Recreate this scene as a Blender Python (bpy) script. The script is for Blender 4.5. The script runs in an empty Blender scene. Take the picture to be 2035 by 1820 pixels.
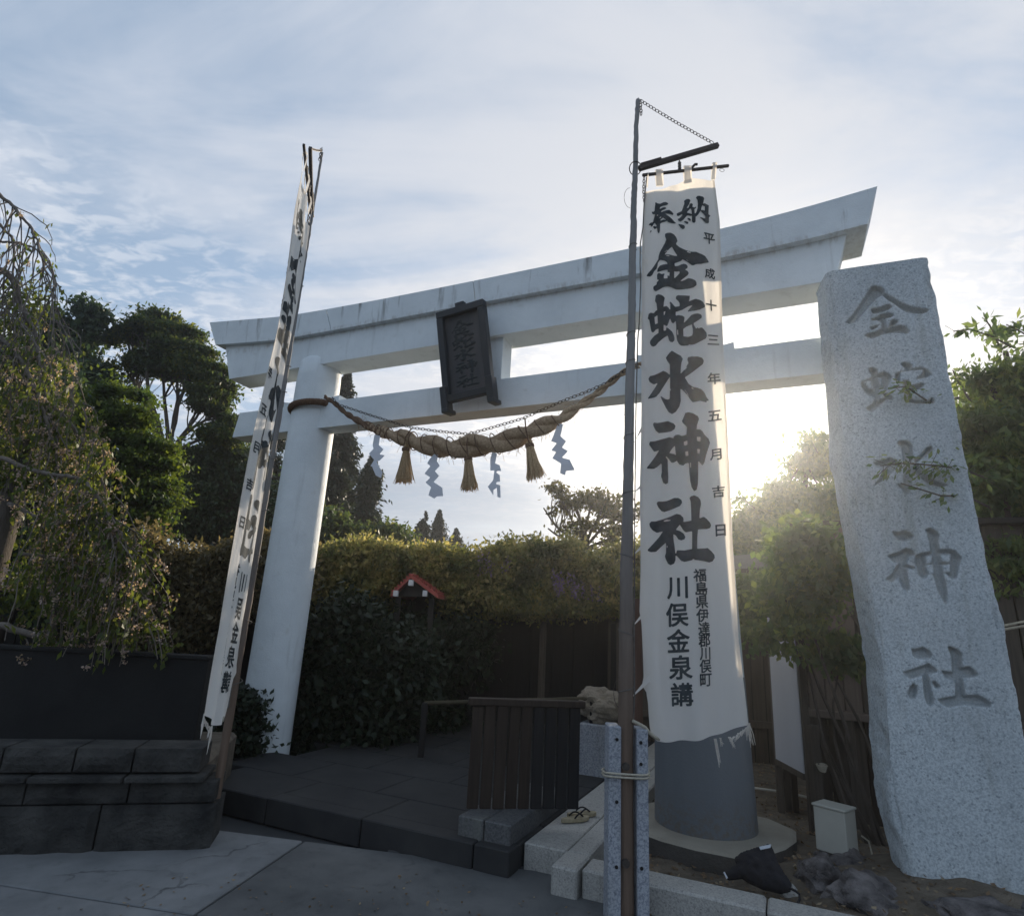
import bpy, math, random
import numpy as np
from mathutils import Vector, Matrix, noise as mnoise
R = math.radians
rng = np.random.default_rng(7)
random.seed(7)
scene = bpy.context.scene
C = scene.collection

# ------------------------------------------------------------------ camera
F_PX, PITCH, ROLL = 1179.63, 0.27299, 0.053886      # in pixels of a 2035 px wide picture
H = 1.55
PW, PH = 2035.0, 1820.0
cam_d = bpy.data.cameras.new("camera"); cam = bpy.data.objects.new("camera", cam_d); C.objects.link(cam)
cam_d.sensor_fit = 'HORIZONTAL'; cam_d.sensor_width = 36.0; cam_d.lens = 36.0 * F_PX / PW
cam_d.clip_start = 0.05; cam_d.clip_end = 3000
cr, sr = math.cos(ROLL), math.sin(ROLL)
cp, sp = math.cos(PITCH), math.sin(PITCH)
right0, fwd, up0 = Vector((1, 0, 0)), Vector((0, cp, sp)), Vector((0, -sp, cp))
cright = right0 * cr + up0 * sr
cup = -right0 * sr + up0 * cr
# image x axis = cos(r)*X - sin(r)*up ... ; the horizon drops to the right, so the camera is rolled
cright = right0 * cr + up0 * (sr)
cup = -right0 * sr + up0 * cr
M3 = Matrix((cright, cup, -fwd)).transposed()
cam.matrix_world = Matrix.Translation((0, 0, H)) @ M3.to_4x4()
scene.camera = cam

# ------------------------------------------------------------------ sun, sky, exposure
SUN_AZ, SUN_EL = R(22.3), R(18.0)                    # azimuth measured from +Y to +X
SDIR = Vector((math.sin(SUN_AZ) * math.cos(SUN_EL), math.cos(SUN_AZ) * math.cos(SUN_EL), math.sin(SUN_EL)))
sun_d = bpy.data.lights.new("sun", 'SUN'); sun_d.energy = 4.2; sun_d.angle = R(0.55); sun_d.color = (1.0, 0.86, 0.68)
sun = bpy.data.objects.new("sun", sun_d); C.objects.link(sun)
sun.rotation_euler = SDIR.to_track_quat('Z', 'Y').to_euler(); sun.location = (6, 14, 9)

scene.view_settings.view_transform = 'Standard'; scene.view_settings.look = 'None'
scene.view_settings.exposure = 0.46; scene.view_settings.gamma = 1.0
scene.view_settings.use_curve_mapping = False
scene.render.engine = 'CYCLES'
scene.cycles.max_bounces = 8; scene.cycles.transparent_max_bounces = 8

world = bpy.data.worlds.new("World"); scene.world = world; world.use_nodes = True
wn, wl = world.node_tree.nodes, world.node_tree.links
wn.clear()
class NT:
    """tiny node helper"""
    def __init__(s, nt): s.n, s.l = nt.nodes, nt.links
    def new(s, t, **k):
        n = s.n.new(t)
        for a, b in k.items(): setattr(n, a, b)
        return n
    def put(s, sock, v):
        if isinstance(v, bpy.types.NodeSocket): s.l.new(v, sock)
        elif v is not None: sock.default_value = v
    def math(s, op, a, b=None, clamp=False):
        n = s.new('ShaderNodeMath', operation=op, use_clamp=clamp); s.put(n.inputs[0], a)
        if b is not None: s.put(n.inputs[1], b)
        return n.outputs[0]
    def vmath(s, op, a, b=None, sc=None):
        n = s.new('ShaderNodeVectorMath', operation=op); s.put(n.inputs[0], a)
        if b is not None: s.put(n.inputs[1], b)
        if sc is not None: s.put(n.inputs['Scale'], sc)
        return n.outputs['Value'] if op in ('DOT_PRODUCT', 'LENGTH') else n.outputs[0]
    def noise(s, vec, scale, detail=4, rough=.55, dist=0.0, out='Fac'):
        n = s.new('ShaderNodeTexNoise'); s.put(n.inputs['Vector'], vec)
        n.inputs['Scale'].default_value = scale; n.inputs['Detail'].default_value = detail
        n.inputs['Roughness'].default_value = rough; n.inputs['Distortion'].default_value = dist
        return n.outputs[out]
    def ramp(s, fac, stops, interp='LINEAR'):
        n = s.new('ShaderNodeValToRGB'); s.put(n.inputs[0], fac); cr_ = n.color_ramp; cr_.interpolation = interp
        while len(cr_.elements) < len(stops): cr_.elements.new(.5)
        for e, (p, c) in zip(cr_.elements, stops):
            e.position = p; e.color = (c, c, c, 1) if isinstance(c, (int, float)) else (*c, 1)
        return n.outputs[0]
    def mix(s, fac, a, b, mode='MIX'):
        n = s.new('ShaderNodeMix', data_type='RGBA', blend_type=mode); s.put(n.inputs[0], fac)
        for sk, v in ((n.inputs[6], a), (n.inputs[7], b)):
            s.put(sk, (*v, 1) if isinstance(v, tuple) and len(v) == 3 else v)
        return n.outputs[2]
    def maprange(s, v, a, b, c=0, d=1):
        n = s.new('ShaderNodeMapRange'); s.put(n.inputs[0], v)
        for i, x in enumerate((a, b, c, d)): n.inputs[i + 1].default_value = x
        n.interpolation_type = 'SMOOTHSTEP'
        return n.outputs[0]

W = NT(world.node_tree)
tc = W.new('ShaderNodeTexCoord').outputs['Generated']
sky = W.new('ShaderNodeTexSky', sky_type='NISHITA')
sky.sun_disc = False; sky.sun_elevation = SUN_EL; sky.sun_rotation = SUN_AZ
sky.air_density = 1.0; sky.dust_density = 1.2; sky.ozone_density = 1.6
sep = W.new('ShaderNodeSeparateXYZ'); W.put(sep.inputs[0], tc)
zz = W.math('ADD', W.math('MAXIMUM', sep.outputs[2], 0.0), 0.10)
cmb = W.new('ShaderNodeCombineXYZ')
W.put(cmb.inputs[0], W.math('DIVIDE', sep.outputs[0], zz)); W.put(cmb.inputs[1], W.math('DIVIDE', sep.outputs[1], zz))
plane = cmb.outputs[0]
mp = W.new('ShaderNodeMapping'); W.put(mp.inputs[0], plane); mp.inputs['Rotation'].default_value = (0, 0, R(58)); mp.inputs['Scale'].default_value = (0.6, 1.5, 1)
cirrus = W.noise(mp.outputs[0], 1.5, 10, .60, .9)
soft = W.noise(plane, 1.1, 7, .55, .6)
sund = W.vmath('DOT_PRODUCT', tc, tuple(SDIR))
sund = W.math('MAXIMUM', sund, 0.0)
# high rippled cloud (cirrocumulus) in patches
rip = W.noise(plane, 7.5, 3, .55, .35)
rip2 = W.noise(plane, 16.0, 2, .5, .2)
mp2 = W.new('ShaderNodeMapping'); W.put(mp2.inputs[0], plane); mp2.inputs['Rotation'].default_value = (0, 0, R(28)); mp2.inputs['Scale'].default_value = (1.0, 1.8, 1)
ripm = W.noise(mp2.outputs[0], 11.0, 3, .62, .5)
lowmask = W.maprange(sep.outputs[2], .60, .44)            # the ripples lie low in the sky
patch = W.maprange(W.noise(plane, .55, 2, .5, 0), .36, .56, .12, 1)
patch = W.math('MULTIPLY', patch, lowmask)
ripf = W.maprange(W.math('ADD', W.math('MULTIPLY', ripm, .7), W.math('MULTIPLY', rip2, .3)), .44, .62)
ripf = W.math('MULTIPLY', ripf, patch)
cover = W.math('MULTIPLY', W.math('POWER', sund, 3.0), .20)
veil = W.maprange(W.math('ADD', W.math('ADD', W.math('MULTIPLY', cirrus, .62), W.math('MULTIPLY', soft, .38)), cover), .45, .70)
# grey band low over the horizon
band = W.math('MULTIPLY', W.maprange(sep.outputs[2], .30, .20), W.maprange(W.noise(mp.outputs[0], .7, 3), .25, .6, .55, 1))
nearsun = W.math('POWER', sund, 6.0)
blue = W.vmath('SCALE', sky.outputs[0], sc=0.45)
base = W.vmath('ADD', blue, (1.65, 2.15, 2.8))
cloudc = W.mix(W.math('POWER', sund, 2.5), (4.5, 4.9, 5.65), (5.7, 5.6, 5.6))
col = W.mix(W.math('MULTIPLY', veil, .80), base, cloudc)
col = W.mix(W.math('MULTIPLY', ripf, .62), col, W.mix(nearsun, (6.3, 6.4, 6.7), (8.6, 7.9, 7.1)))
col = W.mix(W.math('MULTIPLY', W.math('MULTIPLY', band, W.maprange(sund, .985, .93)), .8), col, (2.5, 3.0, 3.75))
glow = W.math('ADD', W.math('MULTIPLY', W.math('POWER', sund, 45.0), 1.6), W.math('MULTIPLY', W.math('POWER', sund, 350.0), 16.0))
gcol = W.vmath('SCALE', (1.0, .93, .80), sc=glow)
col = W.vmath('ADD', col, gcol)
bg = W.new('ShaderNodeBackground'); W.put(bg.inputs[0], col); bg.inputs[1].default_value = 0.108
wo = W.new('ShaderNodeOutputWorld'); W.l.new(bg.outputs[0], wo.inputs[0])

# ------------------------------------------------------------------ pixels of the photograph to points of the place
def ray(x, y):
    dx, dy = x - 1017.5, y - 910.0
    X = dx * cr + dy * sr; Y = -dx * sr + dy * cr
    r, u = X / F_PX, -Y / F_PX
    return np.array([r, cp - u * sp, sp + u * cp])
CAM = np.array([0, 0, H])
def at_y(x, y, Y): v = ray(x, y); return CAM + v * (Y / v[1])
def at_z(x, y, z): v = ray(x, y); return CAM + v * ((z - H) / v[2])
def at_pl(x, y, p, n):
    v = ray(x, y); return CAM + v * (np.dot(np.asarray(p) - CAM, n) / np.dot(v, n))
def pxm(p):                       # metres per picture pixel (2035 wide) at point p
    return float(np.dot(np.asarray(p) - CAM, np.array(fwd))) / F_PX
K = PW / 3214.0                   # source pixel -> 2035-wide pixel
def crop(x0, y0, s, pts): return [((x0 + x / s) * K, (y0 + y / s) * K) for x, y in pts]

# ------------------------------------------------------------------ materials
def material(name, build, bump=None):
    m = bpy.data.materials.new(name); m.use_nodes = True
    t = NT(m.node_tree); t.n.clear()
    t.pos = t.new('ShaderNodeNewGeometry').outputs['Position']
    t.out = t.new('ShaderNodeOutputMaterial')
    build(t); return m
def pbr(t, color, rough=.7, bump=None, bd=.01, spec=.5, metal=0.0):
    b = t.new('ShaderNodeBsdfPrincipled'); t.put(b.inputs['Base Color'], (*color, 1) if isinstance(color, tuple) else color)
    t.put(b.inputs['Roughness'], rough); b.inputs['Specular IOR Level'].default_value = spec; b.inputs['Metallic'].default_value = metal
    if bump is not None:
        n = t.new('ShaderNodeBump'); t.put(n.inputs['Height'], bump); n.inputs['Distance'].default_value = bd; n.inputs['Strength'].default_value = 1
        t.l.new(n.outputs[0], b.inputs['Normal'])
    t.l.new(b.outputs[0], t.out.inputs[0]); return b
def stretch(t, s, rot=(0, 0, 0), vec=None):
    m = t.new('ShaderNodeMapping'); t.put(m.inputs[0], vec or t.pos); m.inputs['Scale'].default_value = s; m.inputs['Rotation'].default_value = rot
    return m.outputs[0]
def M_simple(name, c1, c2, scale=8, rough=.75, bs=60, bd=.003, detail=6, spec=.4, metal=0.0, st=None):
    def b(t):
        v = stretch(t, st) if st else t.pos
        n = t.noise(v, scale, detail)
        col = t.mix(t.ramp(n, [(.3, 0.0), (.7, 1.0)]), c1, c2)
        pbr(t, col, rough, t.noise(v, bs, 5, .65), bd, spec, metal)
    return material(name, b)
def b_paint(t):
    v = stretch(t, (1, 1, .12))
    streak = t.ramp(t.noise(v, 9, 5, .6), [(.57, 0.0), (.74, 1.0)])
    topm = t.maprange(t.new_sep(t.pos), 4.78, 5.18)
    k = t.math('MULTIPLY', streak, t.math('ADD', t.math('MULTIPLY', topm, .95), .24)); grime = t.ramp(t.noise(t.pos, 5.5, 8, .7), [(.60, 0.0), (.78, .5)])
    blot = t.ramp(t.noise(t.pos, 1.8, 8, .65), [(.3, 0.0), (.7, 1.0)])
    c = t.mix(blot, (.81, .86, .88), (.66, .71, .735))
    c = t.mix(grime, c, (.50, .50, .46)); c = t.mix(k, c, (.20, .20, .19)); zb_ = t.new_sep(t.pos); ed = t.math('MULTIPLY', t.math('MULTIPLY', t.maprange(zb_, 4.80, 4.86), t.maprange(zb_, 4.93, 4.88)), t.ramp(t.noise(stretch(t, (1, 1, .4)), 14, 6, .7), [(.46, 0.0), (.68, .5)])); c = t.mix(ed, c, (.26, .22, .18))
    g = t.noise(t.pos, 90, 3, .7)
    pbr(t, c, .62, t.math('ADD', t.math('MULTIPLY', g, .6), t.math('MULTIPLY', t.noise(t.pos, 12, 3), .8)), .006, .35)
NT.new_sep = lambda s, v, i=2: (lambda n: (s.put(n.inputs[0], v), n.outputs[i])[1])(s.new('ShaderNodeSeparateXYZ'))
def b_granite(light, mid, dark, sc=95, kk=.5, bd=.002):
    def b(t):
        v1 = t.new('ShaderNodeTexVoronoi'); v1.inputs['Scale'].default_value = sc; t.put(v1.inputs['Vector'], t.pos)
        n1 = t.noise(t.pos, sc * .85, 3, .7); n2 = t.noise(t.pos, sc * .3, 4, .7); big = t.noise(t.pos, 1.6, 4)
        c = t.mix(t.ramp(n1, [(.42, 0.0), (.56, 1.0)]), mid, light)
        c = t.mix(t.ramp(n2, [(.58, 0.0), (.68, kk)]), c, dark)
        c = t.mix(t.ramp(v1.outputs['Color'], [(.12, kk), (.20, 0.0)]), c, dark)
        c = t.mix(t.math('MULTIPLY', t.ramp(big, [(.35, 0.0), (.75, 1.0)]), .3), c, tuple(x * .6 for x in mid)); c = t.mix(t.ramp(t.noise(stretch(t, (1, 1, .16)), 7, 6, .7), [(.54, 0.0), (.76, .42)]), c, (.20, .20, .17))
        pbr(t, c, .7, t.math('ADD', n1, t.math('MULTIPLY', n2, 1.2)), bd, .3)
    return b
def b_wood(c1, c2, axis=2, rough=.75, sc=30):
    def b(t):
        s = [1, 1, 1]; s[axis] = .06
        v = stretch(t, tuple(s)); n = t.noise(v, sc, 6, .65, .4); big = t.noise(t.pos, 2.5, 3)
        c = t.mix(t.ramp(n, [(.3, 0.0), (.7, 1.0)]), c1, c2)
        c = t.mix(t.math('MULTIPLY', big, .5), c, tuple(x * .55 for x in c1))
        pbr(t, c, rough, n, .004, .3)
    return b
def M_leaf(name, cols, trans=.45, rough=.5, big=None, tm=(2.2, 2.0, .7)):
    def b(t):
        g = t.new('ShaderNodeNewGeometry').outputs['Random Per Island']
        c = t.ramp(g, [(i / max(1, len(cols) - 1), x) for i, x in enumerate(cols)])
        if big: c = t.mix(t.ramp(t.noise(t.pos, big[1], 3), [(.4, 0.0), (.62, 1.0)]), c, big[0])
        d = t.new('ShaderNodeBsdfPrincipled'); t.put(d.inputs['Base Color'], c); d.inputs['Roughness'].default_value = rough
        d.inputs['Specular IOR Level'].default_value = .35
        tr = t.new('ShaderNodeBsdfTranslucent'); t.put(tr.inputs[0], t.mix(.6, c, t.vmath('MULTIPLY', c, tm)))
        mx = t.new('ShaderNodeMixShader'); mx.inputs[0].default_value = trans
        t.l.new(d.outputs[0], mx.inputs[1]); t.l.new(tr.outputs[0], mx.inputs[2]); t.l.new(mx.outputs[0], t.out.inputs[0])
    return material(name, b)
def b_cloth(t):
    n = t.noise(stretch(t, (300, 300, 300)), 1, 2)
    c = t.mix(t.noise(t.pos, 3, 4), (.90, .90, .91), (.84, .83, .82))
    d = t.new('ShaderNodeBsdfPrincipled'); t.put(d.inputs['Base Color'], c); d.inputs['Roughness'].default_value = .9; d.inputs['Specular IOR Level'].default_value = .1
    tr = t.new('ShaderNodeBsdfTranslucent'); t.put(tr.inputs[0], (.86, .80, .70, 1))
    mx = t.new('ShaderNodeMixShader'); mx.inputs[0].default_value = .55
    bp = t.new('ShaderNodeBump'); t.put(bp.inputs['Height'], t.noise(stretch(t, (1, 1, .35)), 16, 4)); bp.inputs['Distance'].default_value = .012
    t.l.new(bp.outputs[0], d.inputs['Normal'])
    t.l.new(d.outputs[0], mx.inputs[1]); t.l.new(tr.outputs[0], mx.inputs[2]); t.l.new(mx.outputs[0], t.out.inputs[0])
def b_straw(c1, c2):
    def b(t):
        n = t.noise(t.pos, 55, 5, .7); f = t.noise(stretch(t, (1, 1, 1)), 160, 3, .7)
        c = t.mix(t.ramp(n, [(.32, 0.0), (.68, 1.0)]), c1, c2)
        pbr(t, c, .85, f, .006, .2)
    return b
mt = {}
mt['paint'] = material('white_paint', b_paint)
def b_band(t):
    n = t.noise(stretch(t, (1, 1, .2)), 6, 8, .65); lo = t.maprange(t.new_sep(t.pos), .50, .19); sp_ = t.ramp(t.noise(t.pos, 26, 6, .7), [(.45, 0.0), (.62, .8)])
    c = t.mix(n, (.125, .142, .162), (.185, .20, .215)); c = t.mix(t.math('MULTIPLY', lo, sp_), c, (.16, .13, .10)); c = t.mix(t.ramp(t.noise(t.pos, 40, 5, .7), [(.66, 0.0), (.72, .5)]), c, (.30, .31, .32))
    pbr(t, c, .6, t.noise(t.pos, 60, 5, .7), .003, .4)
mt['greyband'] = material('band_grey', b_band)  # right pillar is darker grey from its foot up to the band top
mt['plaque'] = M_simple('plaque_wood', (.050, .054, .060), (.085, .082, .084), 7, .6, 60, .004, st=(1, 1, .2))
mt['plaque_frame'] = M_simple('plaque_frame', (.016, .021, .027), (.026, .030, .036), 7, .5, 60, .003, st=(1, 1, .2))
mt['plaque_ink'] = M_simple('plaque_ink', (.008, .014, .018), (.012, .020, .024), 9, .4)
mt['granite'] = material('granite', b_granite((.60, .65, .67), (.42, .47, .50), (.14, .17, .20), 92, .5, .0015))
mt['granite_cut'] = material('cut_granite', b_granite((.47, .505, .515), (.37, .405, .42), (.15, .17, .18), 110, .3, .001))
mt['granite_post'] = material('granite_post', b_granite((.42, .44, .48), (.24, .26, .30), (.07, .08, .11), 85))
mt['kerb'] = material('kerb_granite', b_granite((.46, .44, .40), (.33, .32, .30), (.14, .14, .14), 110))
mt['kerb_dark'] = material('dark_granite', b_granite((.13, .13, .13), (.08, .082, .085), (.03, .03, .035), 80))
mt['cloth'] = material('banner_cloth', b_cloth)
mt['ink'] = M_simple('banner_ink', (.022, .028, .032), (.075, .088, .095), 14, .85, 200, .001, spec=.15, detail=9)
def b_pole(t):
    n = t.noise(stretch(t, (1, 1, .06)), 30, 6, .65, .4); k = t.maprange(t.new_sep(t.pos), .7, 3.2)
    c = t.mix(k, t.mix(n, (.08, .055, .04), (.22, .155, .115)), t.mix(n, (.16, .16, .16), (.34, .33, .32)))
    c = t.mix(t.ramp(t.noise(stretch(t, (1, 1, .3)), 5, 5), [(.55, 0.0), (.78, .45)]), c, (.06, .055, .05)); pbr(t, c, .8, n, .006, .25)
mt['pole'] = material('grey_wood', b_pole)
mt['pole_dark'] = material('dark_wood', b_wood((.045, .035, .03), (.09, .07, .06), 0))
mt['brown'] = material('brown_wood', b_wood((.030, .021, .016), (.060, .042, .031)))
mt['rail_wood'] = material('olive_wood', b_wood((.045, .038, .022), (.085, .07, .042), 0))
mt['redpost'] = material('red_brown_wood', b_wood((.10, .055, .038), (.17, .10, .07)))
mt['black_wood'] = material('black_wood', b_wood((.016, .015, .016), (.030, .027, .026)))
mt['fence'] = material('fence_wood', b_wood((.065, .055, .046), (.135, .112, .092)))
mt['plank'] = material('weathered_plank', b_wood((.16, .12, .10), (.26, .21, .18)))
mt['strawrope'] = material('straw', b_straw((.27, .18, .11), (.56, .42, .28)))
mt['tassel'] = material('pale_straw', b_straw((.42, .30, .17), (.72, .55, .35)))
mt['oldrope'] = material('old_straw', b_straw((.10, .055, .035), (.22, .14, .09)))
mt['cord'] = material('pale_cord', b_straw((.40, .36, .28), (.60, .55, .45)))
mt['thincord'] = M_simple('dark_cord', (.09, .085, .08), (.16, .15, .14), 30)
mt['metal'] = M_simple('dark_metal', (.06, .055, .05), (.12, .10, .085), 40, .5, 200, .001, metal=.6)
def b_paper(t):
    d = t.new('ShaderNodeBsdfDiffuse'); d.inputs[0].default_value = (.66, .71, .80, 1); tr = t.new('ShaderNodeBsdfTranslucent'); tr.inputs[0].default_value = (.8, .8, .8, 1)
    mx = t.new('ShaderNodeMixShader'); mx.inputs[0].default_value = .10; t.l.new(d.outputs[0], mx.inputs[1]); t.l.new(tr.outputs[0], mx.inputs[2]); t.l.new(mx.outputs[0], t.out.inputs[0])
mt['paper'] = material('white_paper', b_paper)
mt['bark'] = M_simple('bark', (.055, .045, .035), (.12, .10, .085), 14, .9, 60, .012, st=(1, 1, .3))
mt['bark_light'] = M_simple('pale_bark', (.11, .09, .075), (.22, .19, .16), 18, .9, 90, .006)
def b_conc(c1, c2):
    def b(t):
        n = t.noise(t.pos, 1.2, 12, .62); n2 = t.noise(t.pos, 7, 8, .7); v = t.new('ShaderNodeTexVoronoi', feature='DISTANCE_TO_EDGE'); v.inputs['Scale'].default_value = .9
        t.put(v.inputs['Vector'], t.vmath('ADD', t.pos, t.vmath('SCALE', t.noise(t.pos, 3, 5, out='Color'), sc=.5)))
        cr_ = t.ramp(v.outputs['Distance'], [(.004, 1.0), (.012, 0.0)]); cr_ = t.math('MULTIPLY', cr_, t.ramp(t.noise(t.pos, .8, 2), [(.54, 0.0), (.62, .55)]))
        c = t.mix(t.ramp(n, [(.3, 0.0), (.7, 1.0)]), c1, c2); c = t.mix(t.ramp(n2, [(.55, 0.0), (.75, .5)]), c, tuple(x * .5 for x in c1)); c = t.mix(cr_, c, (.03, .03, .03))
        pbr(t, c, .88, t.math('SUBTRACT', t.noise(t.pos, 170, 4, .7), t.math('MULTIPLY', cr_, 3.0)), .004, .3)
    return b
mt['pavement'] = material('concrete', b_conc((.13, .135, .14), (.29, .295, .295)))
mt['pavement_mid'] = material('mid_dark_concrete', b_conc((.075, .078, .08), (.18, .18, .175)))
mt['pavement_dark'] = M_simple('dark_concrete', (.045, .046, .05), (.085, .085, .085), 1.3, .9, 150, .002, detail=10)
mt['ground'] = M_simple('asphalt', (.045, .047, .05), (.075, .075, .075), .8, .95, 120, .006, detail=9)
mt['soil'] = M_simple('soil', (.10, .082, .06), (.22, .18, .135), 7, .95, 45, .03, detail=9)
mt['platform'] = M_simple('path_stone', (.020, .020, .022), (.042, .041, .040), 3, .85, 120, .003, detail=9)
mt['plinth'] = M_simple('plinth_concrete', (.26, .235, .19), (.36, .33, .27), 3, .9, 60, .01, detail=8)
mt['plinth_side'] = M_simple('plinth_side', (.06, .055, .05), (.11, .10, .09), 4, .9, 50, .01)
mt['rock'] = M_simple('dark_rock', (.04, .036, .037), (.30, .27, .26), 9, .85, 22, .08, detail=10)
mt['paleRock'] = M_simple('pale_rock', (.20, .17, .13), (.33, .28, .22), 6, .9, 40, .02, detail=8)
mt['wallstone'] = M_simple('wall_stone', (.020, .020, .020), (.085, .082, .076), 5, .9, 28, .04, detail=10)
mt['darkwall'] = M_simple('dark_plaster', (.009, .009, .010), (.018, .018, .018), 2, .9, 60, .01)
mt['red_roof'] = M_simple('red_roof', (.30, .055, .045), (.42, .10, .08), 8, .45, 60, .002)
mt['white'] = M_simple('white_board', (.55, .56, .60), (.62, .63, .67), 2, .6, 60, .001, st=(1, 1, .1))
mt['cream'] = M_simple('cream_metal', (.42, .41, .36), (.50, .49, .43), 3, .45, 100, .001)
mt['bag'] = M_simple('black_cloth', (.010, .010, .014), (.018, .017, .021), 20, .85, 120, .004)
mt['tag'] = M_simple('grey_tag', (.45, .48, .52), (.55, .57, .6), 20, .5)
mt['sandal'] = M_simple('sandal_straw', (.30, .25, .16), (.42, .36, .24), 40, .8)
mt['litter'] = M_leaf('leaf_litter', [(.13, .08, .045), (.26, .18, .11), (.08, .055, .035), (.34, .27, .18)], .15, .8)
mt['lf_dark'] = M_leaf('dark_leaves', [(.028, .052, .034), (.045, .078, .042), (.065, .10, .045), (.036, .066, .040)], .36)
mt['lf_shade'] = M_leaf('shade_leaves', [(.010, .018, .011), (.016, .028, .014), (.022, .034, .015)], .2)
mt['lf_cedar'] = M_leaf('cedar_needles', [(.016, .028, .020), (.026, .040, .026), (.036, .052, .030)], .22)
mt['lf_maple'] = M_leaf('maple_leaves', [(.07, .115, .022), (.11, .155, .03), (.16, .20, .04), (.08, .125, .026)], .5, big=((.045, .08, .024), 2.6))
mt['lf_big'] = M_leaf('broad_leaves', [(.045, .080, .034), (.070, .110, .036), (.11, .145, .042), (.20, .20, .045)], .5, big=((.042, .070, .034), 1.3))
mt['lf_wis'] = M_leaf('wisteria_leaves', [(.20, .22, .085), (.33, .31, .13), (.54, .45, .22), (.25, .26, .10)], .58, big=((.09, .11, .045), 3.0), tm=(1.9, 1.75, .95))
mt['lf_wis2'] = M_leaf('bronze_leaves', [(.07, .065, .035), (.13, .11, .06), (.22, .18, .10), (.07, .07, .035)], .45, tm=(1.9, 1.7, 1.0))
mt['lf_cherry'] = M_leaf('cherry_leaves', [(.055, .085, .022), (.09, .125, .03), (.14, .16, .04), (.06, .085, .03)], .5)
mt['lf_right'] = M_leaf('green_leaves', [(.10, .16, .075), (.16, .22, .085), (.23, .28, .11), (.09, .14, .075)], .55, big=((.075, .125, .07), 3.0))
mt['lf_sparse'] = M_leaf('sparse_leaves', [(.05, .055, .022), (.085, .085, .03), (.12, .10, .04)], .4)
mt['blossom'] = M_leaf('faded_blossom', [(.38, .28, .27), (.50, .39, .37), (.30, .21, .18), (.56, .46, .43)], .35)
mt['purple'] = M_leaf('wisteria_flowers', [(.20, .14, .30), (.30, .22, .40), (.26, .20, .32)], .35)

# ------------------------------------------------------------------ geometry helpers
def meshobj(name, v, f, mat, origin=(0, 0, 0), smooth=False):
    me = bpy.data.meshes.new(name)
    v = np.asarray(v, dtype=np.float64) - np.asarray(origin, dtype=np.float64)
    if isinstance(f, np.ndarray) and f.ndim == 2:
        k = f.shape[1]; me.vertices.add(len(v)); me.vertices.foreach_set('co', v.astype(np.float32).ravel())
        me.loops.add(f.size); me.loops.foreach_set('vertex_index', f.astype(np.int32).ravel())
        me.polygons.add(len(f)); me.polygons.foreach_set('loop_start', np.arange(0, f.size, k, dtype=np.int32))
        me.update(calc_edges=True)
    else:
        me.from_pydata([tuple(p) for p in v], [], [tuple(int(i) for i in q) for q in f]); me.update()
    if smooth: me.polygons.foreach_set('use_smooth', np.ones(len(me.polygons), dtype=bool))
    me.materials.append(mat)
    return bpy.data.objects.new(name, me)
def wloc(o):
    p = np.zeros(3)
    while o is not None: p += np.array(o.location); o = o.parent
    return p
def tag(o, label=None, cat=None, group=None, kind=None):
    if label: o['label'] = label
    if cat: o['category'] = cat
    if group: o['group'] = group
    if kind: o['kind'] = kind
    return o
def thing(name, label, cat, loc, group=None):
    o = bpy.data.objects.new(name, None); o.empty_display_size = .2; C.objects.link(o); o.location = tuple(loc)
    return tag(o, label, cat, group)
def link(o, origin, parent=None):
    o.location = tuple(np.asarray(origin) - (wloc(parent) if parent else 0)); o.parent = parent; C.objects.link(o); return o
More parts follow.
